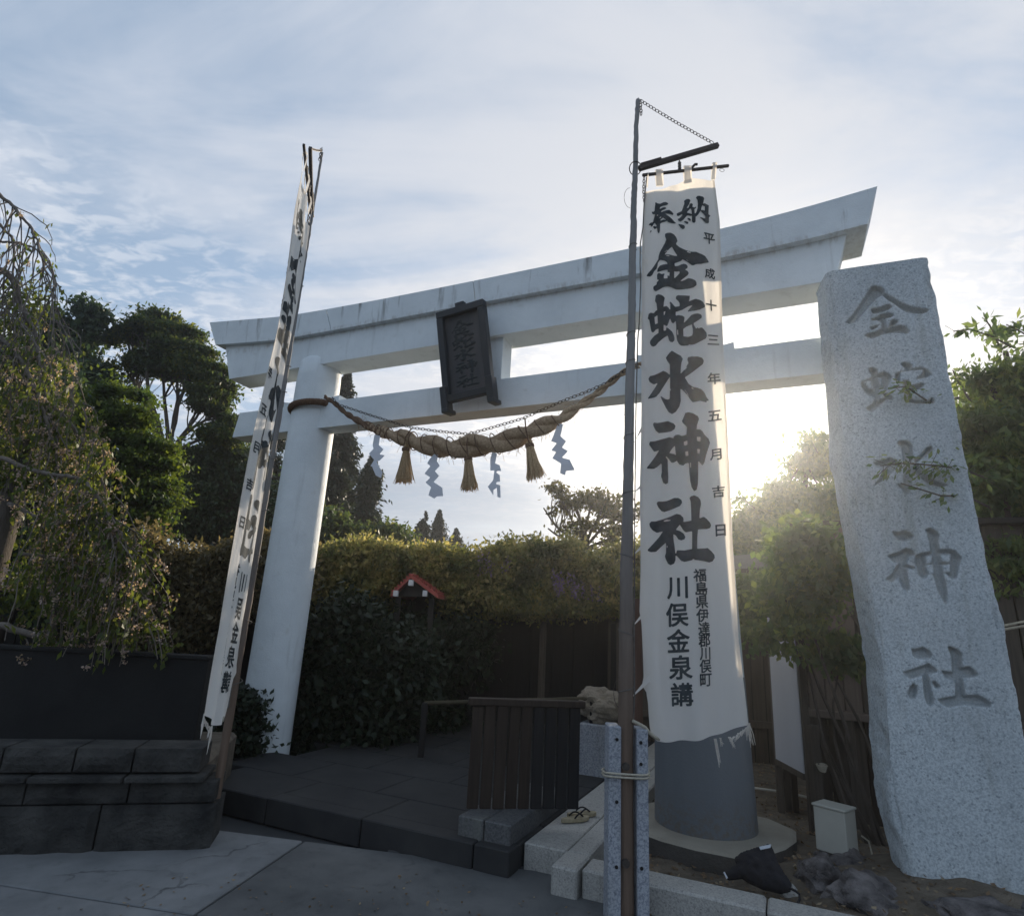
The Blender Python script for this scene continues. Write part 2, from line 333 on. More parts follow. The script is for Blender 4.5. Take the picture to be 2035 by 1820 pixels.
class G:
    def __init__(s): s.v = []; s.f = []
    def add(s, v, f):
        b = len(s.v); s.v.extend([tuple(map(float, p)) for p in v]); s.f.extend([tuple(i + b for i in q) for q in f]); return s
    def hexa(s, p):          # 8 points: 4 bottom ccw, 4 top ccw
        return s.add(p, [(3, 2, 1, 0), (4, 5, 6, 7), (0, 1, 5, 4), (1, 2, 6, 5), (2, 3, 7, 6), (3, 0, 4, 7)])
    def box(s, c, size, yaw=0.0, ax=None, bev=0.0):
        c = np.asarray(c, float); hx, hy, hz = [q / 2 for q in size]
        if ax is None:
            X = np.array([math.cos(yaw), math.sin(yaw), 0]); Y = np.array([-math.sin(yaw), math.cos(yaw), 0]); Z = np.array([0, 0, 1.0])
        else: X, Y, Z = [np.asarray(q, float) for q in ax]
        if bev <= 0:
            P = [c + X * a * hx + Y * b * hy + Z * d * hz for d in (-1, 1) for a, b in ((-1, -1), (1, -1), (1, 1), (-1, 1))]
            return s.hexa(P)
        # chamfered box as stacked octagon rings
        b_ = bev; rings = []
        for zf, ins in ((-hz, b_), (-hz + b_, 0), (hz - b_, 0), (hz, b_)):
            x, y = hx - ins, hy - ins; q = b_ if ins == 0 else b_ * .5
            pts = [(-x + q, -y), (x - q, -y), (x, -y + q), (x, y - q), (x - q, y), (-x + q, y), (-x, y - q), (-x, -y + q)]
            rings.append([c + X * a + Y * b + Z * zf for a, b in pts])
        v = [p for r in rings for p in r]; f = [tuple(range(7, -1, -1)), tuple(range(24, 32))]
        for k in range(3):
            for i in range(8): j = (i + 1) % 8; f.append((k * 8 + i, k * 8 + j, k * 8 + 8 + j, k * 8 + 8 + i))
        return s.add(v, f)
    def tube(s, pts, rad, n=8, cap=True, squash=None):
        pts = [np.asarray(p, float) for p in pts]; m = len(pts)
        rad = [rad] * m if isinstance(rad, (int, float)) else rad
        t0 = pts[1] - pts[0]; ref = np.array([0, 0, 1.0]) if abs(t0[2]) < .9 * np.linalg.norm(t0) else np.array([1.0, 0, 0])
        V = []
        for i in range(m):
            t = pts[min(i + 1, m - 1)] - pts[max(i - 1, 0)]; t /= (np.linalg.norm(t) + 1e-12)
            a = np.cross(t, ref); a /= (np.linalg.norm(a) + 1e-12); b = np.cross(t, a); ref = -b if False else ref
            for k in range(n):
                w = 2 * math.pi * k / n
                V.append(pts[i] + (a * math.cos(w) + b * math.sin(w) * (squash or 1)) * rad[i])
        f = [(i * n + k, i * n + (k + 1) % n, (i + 1) * n + (k + 1) % n, (i + 1) * n + k) for i in range(m - 1) for k in range(n)]
        if cap: f.append(tuple(range(n - 1, -1, -1))); f.append(tuple((m - 1) * n + k for k in range(n)))
        return s.add(V, f)
    def torus(s, c, a, b, ra, rb, r, n=12, k=5):
        pts = [np.asarray(c) + np.asarray(a) * ra * math.cos(w) + np.asarray(b) * rb * math.sin(w) for w in np.linspace(0, 2 * math.pi, n, endpoint=False)]
        V = []; nn = np.cross(a, b)
        for i, p in enumerate(pts):
            o = p - np.asarray(c); o = o / (np.linalg.norm(o) + 1e-9)
            for q in range(k):
                w = 2 * math.pi * q / k; V.append(p + (o * math.cos(w) + nn * math.sin(w)) * r)
        f = [(i * k + q, i * k + (q + 1) % k, ((i + 1) % n) * k + (q + 1) % k, ((i + 1) % n) * k + q) for i in range(n) for q in range(k)]
        return s.add(V, f)
    def build(s, name, mat, parent=None, origin=None, smooth=False):
        if origin is None: origin = wloc(parent) if parent else np.mean(s.v, axis=0) * [1, 1, 0] + [0, 0, min(p[2] for p in s.v)]
        o = meshobj(name, s.v, s.f, mat, origin, smooth); return link(o, origin, parent)
def vnoise(P, scale, seed=0):
    """vectorised value noise, P (N,3) -> (N,) in -1..1"""
    q = np.asarray(P) * scale + seed * 17.31; i = np.floor(q).astype(np.int64); f = q - i; f = f * f * (3 - 2 * f)
    def h(a, b, c):
        n = (a * 374761393 + b * 668265263 + c * 2147483647 + seed * 1274126177) & 0xFFFFFFFF
        n = ((n ^ (n >> 13)) * 1274126177) & 0xFFFFFFFF; n = n ^ (n >> 16); return (n & 0xFFFF) / 32767.5 - 1
    r = 0
    for a in (0, 1):
        for b in (0, 1):
            for c in (0, 1):
                w = (f[:, 0] if a else 1 - f[:, 0]) * (f[:, 1] if b else 1 - f[:, 1]) * (f[:, 2] if c else 1 - f[:, 2])
                r = r + w * h(i[:, 0] + a, i[:, 1] + b, i[:, 2] + c)
    return r
def fbm(P, scale, oct=4, seed=0):
    r = 0; a = 1.0
    for k in range(oct): r = r + a * vnoise(P, scale * 2 ** k, seed + k); a *= .5
    return r
def inside_dist(P, polys, holes=()):
    """signed distance (positive inside) of 2D points P to union(polys) minus holes"""
    def one(poly):
        poly = np.asarray(poly, float); A = poly; B = np.roll(poly, -1, axis=0)
        ins = np.zeros(len(P), bool); d = np.full(len(P), 1e9)
        for a, b in zip(A, B):
            c = ((a[1] > P[:, 1]) != (b[1] > P[:, 1]))
            den = (b[1] - a[1]) if abs(b[1] - a[1]) > 1e-12 else 1e-12
            ins ^= c & (P[:, 0] < (b[0] - a[0]) * (P[:, 1] - a[1]) / den + a[0])
            ab = b - a; t = np.clip(((P - a) @ ab) / (ab @ ab + 1e-15), 0, 1)
            d = np.minimum(d, np.linalg.norm(P - (a + t[:, None] * ab), axis=1))
        return np.where(ins, d, -d)
    s = np.full(len(P), -1e9)
    for p in polys: s = np.maximum(s, one(p))
    for h in holes: s = np.minimum(s, -one(h))
    return s
def sdf_mesh(polys, holes, cell, fn=None):
    """grid mesh of a filled outline, rim vertices pulled onto the outline. returns uv, faces, sdf"""
    F_ = fn or (lambda Q: inside_dist(Q, polys, holes))
    allp = np.concatenate([np.asarray(p, float) for p in polys]); lo = allp.min(0) - cell * 2; hi = allp.max(0) + cell * 2
    nx, ny = (np.ceil((hi - lo) / cell)).astype(int) + 1
    gx, gy = np.meshgrid(np.arange(nx), np.arange(ny), indexing='ij')
    P = np.stack([lo[0] + gx.ravel() * cell, lo[1] + gy.ravel() * cell], 1)
    s = F_(P); e = cell * .3
    cx, cy = np.meshgrid(np.arange(nx - 1), np.arange(ny - 1), indexing='ij'); cx = cx.ravel(); cy = cy.ravel()
    q = np.stack([cx * ny + cy, (cx + 1) * ny + cy, (cx + 1) * ny + cy + 1, cx * ny + cy + 1], 1)
    keep = s[q].mean(1) > 0; q = q[keep]
    used = np.unique(q); rem = -np.ones(len(P), int); rem[used] = np.arange(len(used)); q = rem[q]; U = P[used].copy(); S = s[used]
    # rim vertices: those used by fewer than 4 cells
    cnt = np.bincount(q.ravel(), minlength=len(U)); rim = cnt < 4
    if rim.any():
        Q = U[rim]
        gxv = (F_(Q + [e, 0]) - F_(Q - [e, 0])) / (2 * e)
        gyv = (F_(Q + [0, e]) - F_(Q - [0, e])) / (2 * e)
        g = np.stack([gxv, gyv], 1); g /= (np.linalg.norm(g, axis=1)[:, None] + 1e-9)
        U[rim] = Q - g * np.clip(S[rim], -cell * .7, cell * .7)[:, None]
    return U, q, S

# ------------------------------------------------------------------ brush lettering traced as outlines
def P_(s): 
    a = [int(x) for x in s.replace(';', ' ').replace(',', ' ').split()]; return list(zip(a[::2], a[1::2]))
BAN = {
 'ho': (2020, 600, 8.479, ["320,340 350,365 430,370 520,325 580,320 640,355 640,385 590,410 500,425 440,450 390,540 440,500 500,465 560,460 600,490 560,515 490,540 445,580 460,590 560,555 670,530 760,565 800,600 780,640 700,640 560,635 620,680 740,745 880,830 780,860 690,870 640,860 560,780 500,735 440,795 430,850 460,810 520,790 560,800 600,835 540,855 470,870 430,900 425,1080 400,1165 365,1120 345,1000 325,930 300,900 300,830 310,740 280,700 300,640 280,560 290,440 300,400 295,350",
   "300,640 270,740 245,830 240,860 180,860 130,900 190,935 190,970 220,970 260,900 310,850 310,760 330,660", "235,985 260,960 330,975 345,1000 290,1045", "210,1040 200,1100 165,1130 170,1080", "205,570 250,590 290,545 300,600 300,655 240,650 215,620"],
   ["330,710 345,670 365,655 385,675 355,695", "400,740 440,710 470,715 430,765"]),
 'no': (2020, 600, 8.479, ["1070,270 1130,240 1190,255 1230,295 1190,390 1130,490 1180,480 1210,390 1240,370 1290,395 1285,440 1230,500 1150,580 1140,600 1260,655 1265,685 1235,705 1150,670 1120,700 1060,760 1000,795 950,765 915,715 960,700 1010,660 1060,590 1000,610 925,640 900,620 895,570 930,550 1020,520 1050,440 1085,330",
   "1230,490 1260,460 1310,475 1330,520 1340,640 1365,720 1365,850 1330,890 1285,870 1265,830 1270,700 1255,560", "1145,735 1210,755 1245,800 1230,835 1190,815", "1060,805 1120,810 1175,850 1180,890 1145,900 1110,860", "930,840 1000,860 1080,910 1100,960 1085,1000 1050,1005 1000,960",
   "1365,235 1400,190 1450,180 1560,210 1590,250 1560,380 1520,470 1500,560 1440,660 1390,715 1350,715 1345,670 1390,590 1420,480 1420,450 1340,525 1310,520 1330,485 1415,450 1420,400 1410,290",
   "1540,410 1600,375 1660,395 1725,410 1720,500 1715,640 1785,675 1730,710 1730,860 1680,890 1620,880 1560,820 1455,740 1500,745 1580,775 1620,770 1620,720 1590,680 1500,590 1510,555 1560,560 1605,580 1605,460 1560,450"], []),
 'kin': (2010, 720, 8.665, ["655,165 710,135 820,115 920,125 980,175 1010,230 1025,290 985,355 990,380 1080,455 1240,570 1380,625 1500,635 1600,690 1740,760 1810,830 1865,905 1790,930 1640,970 1510,960 1420,990 1380,970 1150,790 1130,830 1010,870 935,910 940,985 1050,960 1120,930 1190,920 1250,950 1290,1000 1280,1050 1220,1085 1290,1130 1320,1190 1290,1240 1150,1340 1065,1400 1200,1370 1310,1320 1410,1340 1490,1385 1525,1450 1525,1520 1450,1570 1300,1600 980,1620 720,1600 600,1610 420,1685 370,1650 350,1600 360,1550 440,1500 445,1440 500,1390 455,1370 450,1250 470,1205 510,1200 560,1240 645,1240 620,1310 620,1380 715,1375 720,1145 600,1150 450,1175 465,1080 520,1010 600,990 715,990 710,950 640,890 525,850 470,930 460,1000 440,1080 370,1150 320,1250 260,1290 165,1260 210,1190 300,1100 400,960 480,830 490,740 520,640 600,500 650,410 685,320 655,230"],
   ["850,485 1025,690 870,715 630,730", "925,1135 1080,1110 1080,1165 920,1340", "735,1205 780,1205 770,1310 735,1310", "1255,595 1375,645 1350,665 1255,620", "680,750 785,745 780,768 690,772", "770,1545 865,1545 865,1562 770,1562", "630,655 725,575 715,605 650,662", "1250,820 1320,865 1310,880 1260,848"]),
 'ja': (2010, 910, 8.848, ["430,150 490,122 560,150 620,200 660,265 640,350 625,510 620,620 635,790 630,900 635,1160 690,1160 700,1100 690,1065 790,1130 870,1190 920,1280 940,1360 930,1430 880,1475 820,1475 775,1430 750,1330 735,1300 640,1350 520,1430 440,1520 380,1550 310,1535 265,1470 280,1400 340,1320 410,1240 510,1180 510,1060 500,960 485,700 470,540 450,360 410,300",
   "205,800 235,660 290,620 380,630 440,560 500,545 620,540 640,500 700,487 760,540 800,610 830,700 800,830 760,950 725,1040 690,1035 640,990 600,1010 510,1060 440,1080 400,1130 350,1170 310,1130 290,1040 265,900 250,830",
   "985,235 1000,160 1060,125 1385,145 1380,220 1355,300 1450,260 1540,235 1650,290 1730,360 1785,470 1770,510 1650,550 1450,555 1370,570 1300,605 1380,500 1475,395 1350,430 1180,535 980,610 980,700 975,830 950,900 900,955 850,930 815,850 800,760 810,600 810,440 785,395 810,365 870,395 960,470 1100,435 1100,350 1060,290",
   "985,720 1060,690 1180,705 1240,745 1210,915 1300,820 1430,670 1500,640 1590,640 1670,680 1705,740 1690,790 1600,840 1500,890 1500,930 1570,1060 1600,1010 1620,1060 1700,1040 1760,1110 1830,1200 1840,1290 1810,1360 1700,1410 1500,1480 1200,1555 1130,1560 1070,1520 1010,1410 990,1250 990,1000 975,830"],
   ["400,740 480,690 490,915 420,930", "630,640 680,625 640,790", "1195,1080 1290,1000 1450,920 1480,1060 1480,1170 1460,1230 1340,1280 1195,1290", "1340,1490 1500,1475 1500,1495 1340,1515", "1015,1110 1042,1110 1052,1280 1020,1250"]),
 'sui': (2010, 1090, 8.479, ["665,295 760,170 825,110 900,150 1060,240 1120,320 1080,430 1060,560 1050,745 1150,620 1290,405 1255,320 1275,250 1400,205 1540,215 1650,270 1695,350 1670,440 1500,560 1165,825 1280,970 1400,1025 1530,1045 1640,1100 1720,1200 1770,1310 1840,1410 1770,1410 1775,1455 1600,1405 1400,1450 1340,1400 1230,1290 1045,1115 1050,1300 1055,1450 1020,1600 940,1720 850,1770 760,1720 680,1600 600,1440 560,1350 515,1220 580,1310 660,1370 730,1390 780,1370 785,1100 785,820 780,760 770,470 710,390",
   "205,850 260,765 450,690 610,625 700,680 790,765 760,820 620,1040 520,1200 430,1300 200,1390 145,1430 240,1300 400,1060 485,920 370,970 240,930"],
   ["1015,555 1035,555 1022,700 1003,700", "1250,505 1264,520 1170,638 1158,628", "1340,1045 1380,1045 1450,1085 1420,1097", "1145,1160 1170,1155 1300,1305 1280,1312", "800,1110 816,1130 848,1310 825,1300"]),
 'shin': (2010, 1280, 6.5, ["255,340 280,295 350,305 470,285 570,262 680,310 720,370 700,430 640,470 520,495 380,515 320,470 280,400",
   "165,760 185,700 300,680 500,620 600,585 680,610 720,680 700,770 650,830 600,910 700,935 730,990 750,1075 680,1110 640,1100 590,1030 530,970 520,1000 565,1050 570,1200 580,1400 575,1520 520,1555 460,1530 415,1400 430,1320 430,1125 340,1210 270,1250 105,1250 200,1130 290,1010 385,865 280,900 220,830",
   "680,590 710,555 770,550 830,590 920,570 930,410 850,330 830,290 870,200 900,125 980,100 1080,108 1180,160 1205,220 1160,340 1145,440 1220,435 1270,470 1310,540 1400,620 1430,700 1400,800 1350,940 1300,1120 1260,1180 1210,1140 1190,1100 1165,1100 1165,1320 1155,1560 1130,1680 1080,1710 1030,1630 1000,1500 985,1350 970,1130 900,1150 860,1190 790,1160 755,1100 740,1000 725,930 710,780 700,680"],
   ["865,715 940,680 945,770 875,795", "895,910 955,895 965,990 905,1005", "1150,590 1230,590 1225,690 1150,680", "1150,840 1210,845 1200,945 1155,940", "995,1120 1014,1120 1020,1230 1000,1230"]),
 'sha': (2010, 1540, 7.28, ["355,300 385,258 500,255 620,225 780,155 870,165 930,215 945,280 900,350 700,430 540,490 470,475 400,400",
   "195,755 240,705 330,710 500,660 700,580 830,522 910,550 970,620 980,690 900,770 815,885 900,920 980,980 1018,1060 1000,1110 930,1135 870,1110 820,1020 765,980 765,1080 790,1250 810,1450 810,1580 780,1660 700,1695 640,1660 590,1580 555,1500 585,1420 585,1180 480,1270 340,1400 230,1405 145,1365 260,1240 400,1080 510,930 360,970 270,910 210,830",
   "1105,180 1130,140 1210,115 1300,160 1350,230 1360,320 1330,460 1320,650 1420,605 1500,650 1590,730 1615,790 1590,850 1500,880 1290,895 1275,1050 1270,1335 1450,1325 1520,1310 1620,1380 1690,1460 1700,1530 1650,1610 1560,1640 1450,1620 1200,1580 1000,1625 930,1600 815,1460 840,1355 1000,1365 1165,1335 1165,930 1020,955 970,900 900,780 950,725 1150,690 1140,400 1130,250"],
   ["480,710 600,655 710,655 700,672 580,704", "1060,735 1140,720 1145,738 1060,750", "738,1130 754,1130 767,1260 750,1260", "605,1235 627,1240 624,1360 608,1360", "1105,1553 1215,1548 1215,1564 1110,1570"]),
}
ENG = [
 (2600, 860, 5.653, ["770,210 860,205 960,235 1015,290 1000,330 1100,385 1260,480 1400,550 1600,600 1810,625 1760,680 1640,710 1440,700 1300,640 1180,540 1040,450 960,380 880,420 760,530 640,680 500,840 400,890 300,865 450,690 620,440 720,280",
   "750,620 900,590 1060,530 1120,550 1135,590 1080,630 960,680 820,715 770,680", "750,800 860,760 920,705 1080,688 1150,700 1168,740 1120,770 1020,790 1030,880 1040,960 1160,930 1310,905 1400,945 1450,1010 1420,1060 1330,1060 1150,1040 950,1080 780,1155 720,1130 630,1090 700,1050 850,1020 940,960 930,860 870,820 770,830",
   "1100,830 1160,795 1240,820 1240,860 1170,910 1060,960 1080,880", "730,940 900,900 880,950 760,1000"], []),
 (2640, 1100, 5.0875, ["430,290 500,265 580,300 590,370 690,335 760,365 815,420 780,500 740,600 720,650 600,600 620,780 700,740 640,690 720,670 790,700 835,740 820,800 740,780 640,870 500,980 440,970 390,915 500,850 540,760 500,740 430,720 370,660 315,560 320,500 350,480 460,440 490,400 450,340",
   "945,215 1010,180 1090,200 1140,240 1130,290 1290,262 1380,300 1455,385 1380,430 1180,470 1290,370 1310,310 1150,320 960,345 940,400 950,520 900,520 855,460 860,360 1000,325 1020,290",
   "980,480 1080,470 1090,560 1200,540 1280,510 1340,540 1300,590 1150,650 1080,670 1100,760 1200,800 1380,800 1450,740 1500,800 1480,850 1200,850 1060,820 1000,700"], ["580,430 650,450 630,570 600,500", "370,500 470,480 510,620 430,600"]),
 (2640, 1330, 4.424, ["770,260 820,230 940,235 990,290 1000,440 990,600 990,800 960,960 900,1000 840,900 760,830 860,840 870,700 850,430 825,320",
   "430,530 560,510 680,460 780,510 820,550 760,640 600,780 440,880 560,720 640,620 500,590", "1000,500 1100,430 1180,330 1260,300 1280,360 1150,470 1040,560", "990,600 1060,560 1160,680 1300,780 1480,850 1400,890 1240,850 1100,760 1000,680"], []),
 (2740, 1620, 5.653, ["340,260 430,280 580,250 680,300 730,360 680,410 580,450 450,430 370,350",
   "245,695 440,640 590,555 700,600 750,660 730,700 640,720 600,850 740,900 740,950 610,930 630,1100 660,1300 600,1340 520,1270 470,1150 460,1080 340,1170 215,1130 350,1000 450,830 370,820 300,760",
   "925,230 1020,200 1120,250 1185,330 1165,480 1190,590 1340,575 1470,610 1590,740 1540,850 1520,1000 1480,1110 1400,1120 1280,1010 1260,1040 1310,1200 1330,1400 1310,1590 1240,1500 1140,1300 1090,1100 1060,1040 980,1040 950,1100 880,1110 820,1060 780,930 740,820 745,700 850,650 1020,620 1000,450 960,300"],
   ["940,720 1050,700 1040,820 950,850", "940,880 1060,860 1090,1020 1000,1030", "1200,680 1380,680 1370,820 1230,800", "1240,880 1370,850 1370,990 1260,1000"]),
 (2780, 1980, 5.0875, ["400,270 460,290 590,250 700,310 745,370 740,440 640,440 550,460 440,410", "265,655 450,600 690,515 790,590 850,660 690,690 720,850 770,1080 770,1170 720,1220 650,1160 610,1020 580,720 470,750 400,770 330,730",
   "440,830 510,890 515,1000 470,1095 390,1090 345,1000 380,900", "725,805 780,795 880,880 850,930 790,920",
   "985,260 1020,240 1150,290 1230,370 1225,580 1330,560 1420,620 1480,700 1440,740 1240,760 1280,1030 1480,1020 1600,1080 1690,1160 1680,1230 1500,1210 1250,1180 1000,1230 920,1190 820,1095 960,1060 1110,1040 1110,860 1090,800 950,760 885,630 1060,650 1050,420"], [])]
def outlines(entry):
    x0, y0, s, po, ho = entry
    return [crop(x0, y0, s, P_(p)) for p in po], [crop(x0, y0, s, P_(p)) for p in ho]

# ================================================================== THE GROUND
def sheet(name, pts, z, mat, thick=0):
    g = G(); n = len(pts)
    if thick: g.add([(x, y, z - thick) for x, y in pts] + [(x, y, z) for x, y in pts], [tuple(range(n - 1, -1, -1)), tuple(range(n, 2 * n))] + [(i, (i + 1) % n, n + (i + 1) % n, n + i) for i in range(n)])
    else: g.add([(x, y, z) for x, y in pts], [tuple(range(n))])
    return g
yawT = -0.43278; aT = np.array([math.cos(yawT), math.sin(yawT), 0]); mT = np.array([math.sin(yawT), -math.cos(yawT), 0]); UP = np.array([0, 0, 1.0])
OT = np.array([-0.43918, 5.97163, 0])
def T(s, n, z): return OT + aT * s + mT * n + UP * z
def sn(p): d = np.asarray(p) - OT; return float(d @ aT), float(d @ mT)

g = G(); nx = 60
g.add([(-400, -400, -.03), (400, -400, -.03), (400, 400, -.03), (-400, 400, -.03)], [(0, 1, 2, 3)])
tag(g.build('ground', mt['ground'], origin=(0, 0, 0)), kind='structure')
# forecourt paving: large concrete slabs with recessed joints
ja = at_z(0, 1765, 0); jb = at_z(360, 1822, 0); jd = (jb - ja); jd /= np.linalg.norm(jd); jn = np.array([-jd[1], jd[0], 0])
pav = bpy.data.objects.new('pavement', None); C.objects.link(pav); tag(pav, kind='structure'); pav.location = tuple(ja * [1, 1, 0])
edge_s = None
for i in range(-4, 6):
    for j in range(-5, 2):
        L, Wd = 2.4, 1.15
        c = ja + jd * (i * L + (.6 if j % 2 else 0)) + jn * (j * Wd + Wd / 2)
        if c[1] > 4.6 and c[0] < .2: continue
        gg = G().box((c[0], c[1], -.006), (L - .018, Wd - .018, .05), yaw=math.atan2(jd[1], jd[0]), bev=.006); gg.build('slab', mt['pavement'] if c[0] < -.9 else (mt['pavement_mid'] if c[0] < .3 else mt['pavement_dark']), pav)  # slab colours step darker to the right, painting in the fade to dark
# approach platform behind the kerb line (one step up)
plat_f = sn(at_z(1000, 1690, .165))[1]
sk, nk = sn(at_z(1103, 1719, .165))        # kerb corner
pl = bpy.data.objects.new('approach_path', None); C.objects.link(pl); tag(pl, kind='structure'); pl.location = tuple(T(-1, 0, 0))
s_left = -1.75
def tbox(s0, s1, n0, n1, z0, z1, bev=.008):
    c = T((s0 + s1) / 2, (n0 + n1) / 2, (z0 + z1) / 2); return G().box(c, (abs(s1 - s0), abs(n1 - n0), z1 - z0), yaw=yawT, bev=bev)
# dark stone paving of the approach, rows of flags
rows = np.arange(-6.2, plat_f - .01, .62); rows = plat_f - np.arange(0, 11) * .62
for r in range(10):
    n1, n0 = rows[r], rows[r + 1]; s = s_left - (.35 if r % 2 else 0)
    while s < sk - .34:
        e = min(s + .9, sk - .32); jit = rng.normal(0, .003)
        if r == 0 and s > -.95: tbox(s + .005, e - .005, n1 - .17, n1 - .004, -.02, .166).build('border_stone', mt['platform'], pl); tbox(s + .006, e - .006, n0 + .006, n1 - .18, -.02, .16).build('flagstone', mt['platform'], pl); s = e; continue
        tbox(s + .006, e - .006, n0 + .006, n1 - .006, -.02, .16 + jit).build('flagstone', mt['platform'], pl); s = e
# light granite strip along the edge of the approach
for r in range(7):
    n1 = nk - .25 - r * .8; n0 = n1 - .8
    tbox(sk - .31, sk - .02, n0 + .004, n1 - .004, -.02, .168).build('edge_stone', mt['kerb'], pl)
# second step further back
n2 = sn(at_z(1010, 1634, .30))[1]
s_step = sn(at_z(872, 1634, .30))[0]
for k in range(2):
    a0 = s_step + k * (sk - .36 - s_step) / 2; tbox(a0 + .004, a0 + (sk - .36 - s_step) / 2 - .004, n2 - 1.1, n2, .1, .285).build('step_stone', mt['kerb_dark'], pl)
# kerb
kb = bpy.data.objects.new('kerb', None); C.objects.link(kb); tag(kb, kind='structure'); kb.location = tuple(T(sk, nk, 0))
kw = (sn(at_z(1155, 1722, .165))[0] - sk) / .8
tbox(sk - .02, sk + kw * .8, nk - .26, nk + .02, -.02, .172, .012).build('kerb_stone', mt['kerb'], kb)
for r in range(7):
    n1 = nk - .27 - r * .8; tbox(sk - .016, sk + kw * .75, n1 - .8 + .006, n1, -.02, .170, .012).build('kerb_stone', mt['kerb'], kb)
s0 = sk + kw * .8 + .01
for k in range(3):
    e = s0 + [1.02, .98, 1.0][k]
    if k < 2: tbox(s0 + .004, e - .004, nk - .24, nk - .03, -.02 if k else .0, .168 - .003 * k, .012).build('kerb_stone', mt['kerb'] if k < 1 else mt['kerb'], kb)
    s0 = e
# soil behind the kerb rising to the monument mound
A_m = at_z(1800, 1724, .26)
def soil_h(x, y):
    d = math.hypot(x - A_m[0] - .35, y - A_m[1] + .05); return .05 + .20 * math.exp(-(d / .95) ** 2)
NS = 110; S0, S1, N0, N1 = sk + .12, sk + 9, nk - .25, -9.0
V = []; 
for i in range(NS):
    for j in range(NS):
        s = S0 + (S1 - S0) * (i / (NS - 1)) ** 1.4; n = N0 + (N1 - N0) * (j / (NS - 1)) ** 1.4
        if s > S0 + 1.8: n = n + (.9 * min(1, (s - S0 - 1.8) / .8)) * (1 - j / (NS - 1))
        p = T(s, n, 0); V.append((p[0], p[1], soil_h(p[0], p[1])))
V = np.array(V); V[:, 2] += .018 * fbm(V * [1, 1, 0], 5, 4, 3)
F = np.array([(i * NS + j, (i + 1) * NS + j, (i + 1) * NS + j + 1, i * NS + j + 1) for i in range(NS - 1) for j in range(NS - 1)])
so = meshobj('soil_ground', V, F, mt['soil'], (0, 0, 0), True); C.objects.link(so); tag(so, kind='structure')

# ================================================================== LEAVES
def unit(v): return v / (np.linalg.norm(v, axis=-1, keepdims=True) + 1e-9)
def leaf_quads(Cn, D, Nn, L, Wd, r, fold=.25):
    """one bent four-cornered leaf per centre"""
    N = len(Cn); D = unit(D); S = unit(np.cross(D, Nn)); Nn = np.cross(S, D)
    l = L * (.65 + .7 * r.random(N))[:, None]; w = Wd * (.7 + .6 * r.random(N))[:, None]
    a = Cn - D * l * .5; b = Cn + S * w * .5 - Nn * w * fold; c = Cn + D * l * .5 - Nn * l * .12; d = Cn - S * w * .5 - Nn * w * fold
    v = np.stack([a, b, c, d], 1).reshape(-1, 3); f = np.arange(4 * N).reshape(-1, 4); return v, f
def crown(r, ells, n_cl, per, cr_, L, Wd, flat=.6, up=.9, droop=.35, gap=-.25, gscale=1.2, shell=.45, seed=1, layer=0):
    """leaf clumps through ellipsoids [(centre, radii)], thinned by a noise so that gaps show"""
    vol = np.array([np.prod(e[1]) ** .67 for e in ells]); pick = r.choice(len(ells), n_cl * 2, p=vol / vol.sum())
    d = unit(r.normal(size=(n_cl * 2, 3))); rad = shell + (1 - shell) * r.random(n_cl * 2) ** .6; rad = np.where(r.random(n_cl * 2) < .25, r.random(n_cl * 2), rad)
    ce = np.array([e[0] for e in ells])[pick]; ra = np.array([e[1] for e in ells])[pick]
    P = ce + d * ra * rad[:, None]
    if layer: ofs = 1.1 * vnoise(P * [1, 1, .25], .9, seed) + .5 * vnoise(P, 2.2, seed + 2); P[:, 2] = (np.round(P[:, 2] / layer + ofs) - ofs) * layer + r.normal(size=len(P)) * layer * .17 - .10 * np.hypot(P[:, 0] - ce[:, 0], P[:, 1] - ce[:, 1])
    k = fbm(P, gscale, 2, seed) > gap; P = P[k][:n_cl]; ce = ce[k][:n_cl]; n = len(P)
    out = unit(P - ce)
    Cn = np.repeat(P, per, 0) + r.normal(size=(n * per, 3)) * np.array([cr_, cr_, cr_ * flat]) * np.repeat(.5 + .9 * r.random(n), per)[:, None]
    O = np.repeat(out, per, 0)
    D = unit(O * .5 + r.normal(size=O.shape) * .8 + np.array([0, 0, -droop])); Nn = unit(np.array([0, 0, up]) + r.normal(size=O.shape) * .6 + O * .3)
    return leaf_quads(Cn, D, Nn, L, Wd, r), P
def limb(g, a, b, r0, r1, rr, sag=.1, n=7, side=6):
    a, b = np.asarray(a, float), np.asarray(b, float); L = np.linalg.norm(b - a); off = rr.normal(size=3) * L * .06
    pts = []
    for i in range(n + 1):
        t = i / n; p = a + (b - a) * t + off * math.sin(math.pi * t) + np.array([0, 0, sag * L * math.sin(math.pi * t)]) + rr.normal(size=3) * L * .008
        pts.append(p)
    g.tube(pts, [r0 + (r1 - r0) * i / n for i in range(n + 1)], side, cap=False); return pts
def px_ell(lst, Y, dz=.9):
    out = []
    for (x, y, rx, ry, *o) in lst:
        yy = Y + (o[0] if o else 0); c = at_y(x, y, yy); k = pxm(c); out.append((c, np.array([rx * k, (rx + ry) / 2 * k * dz, ry * k])))
    return out
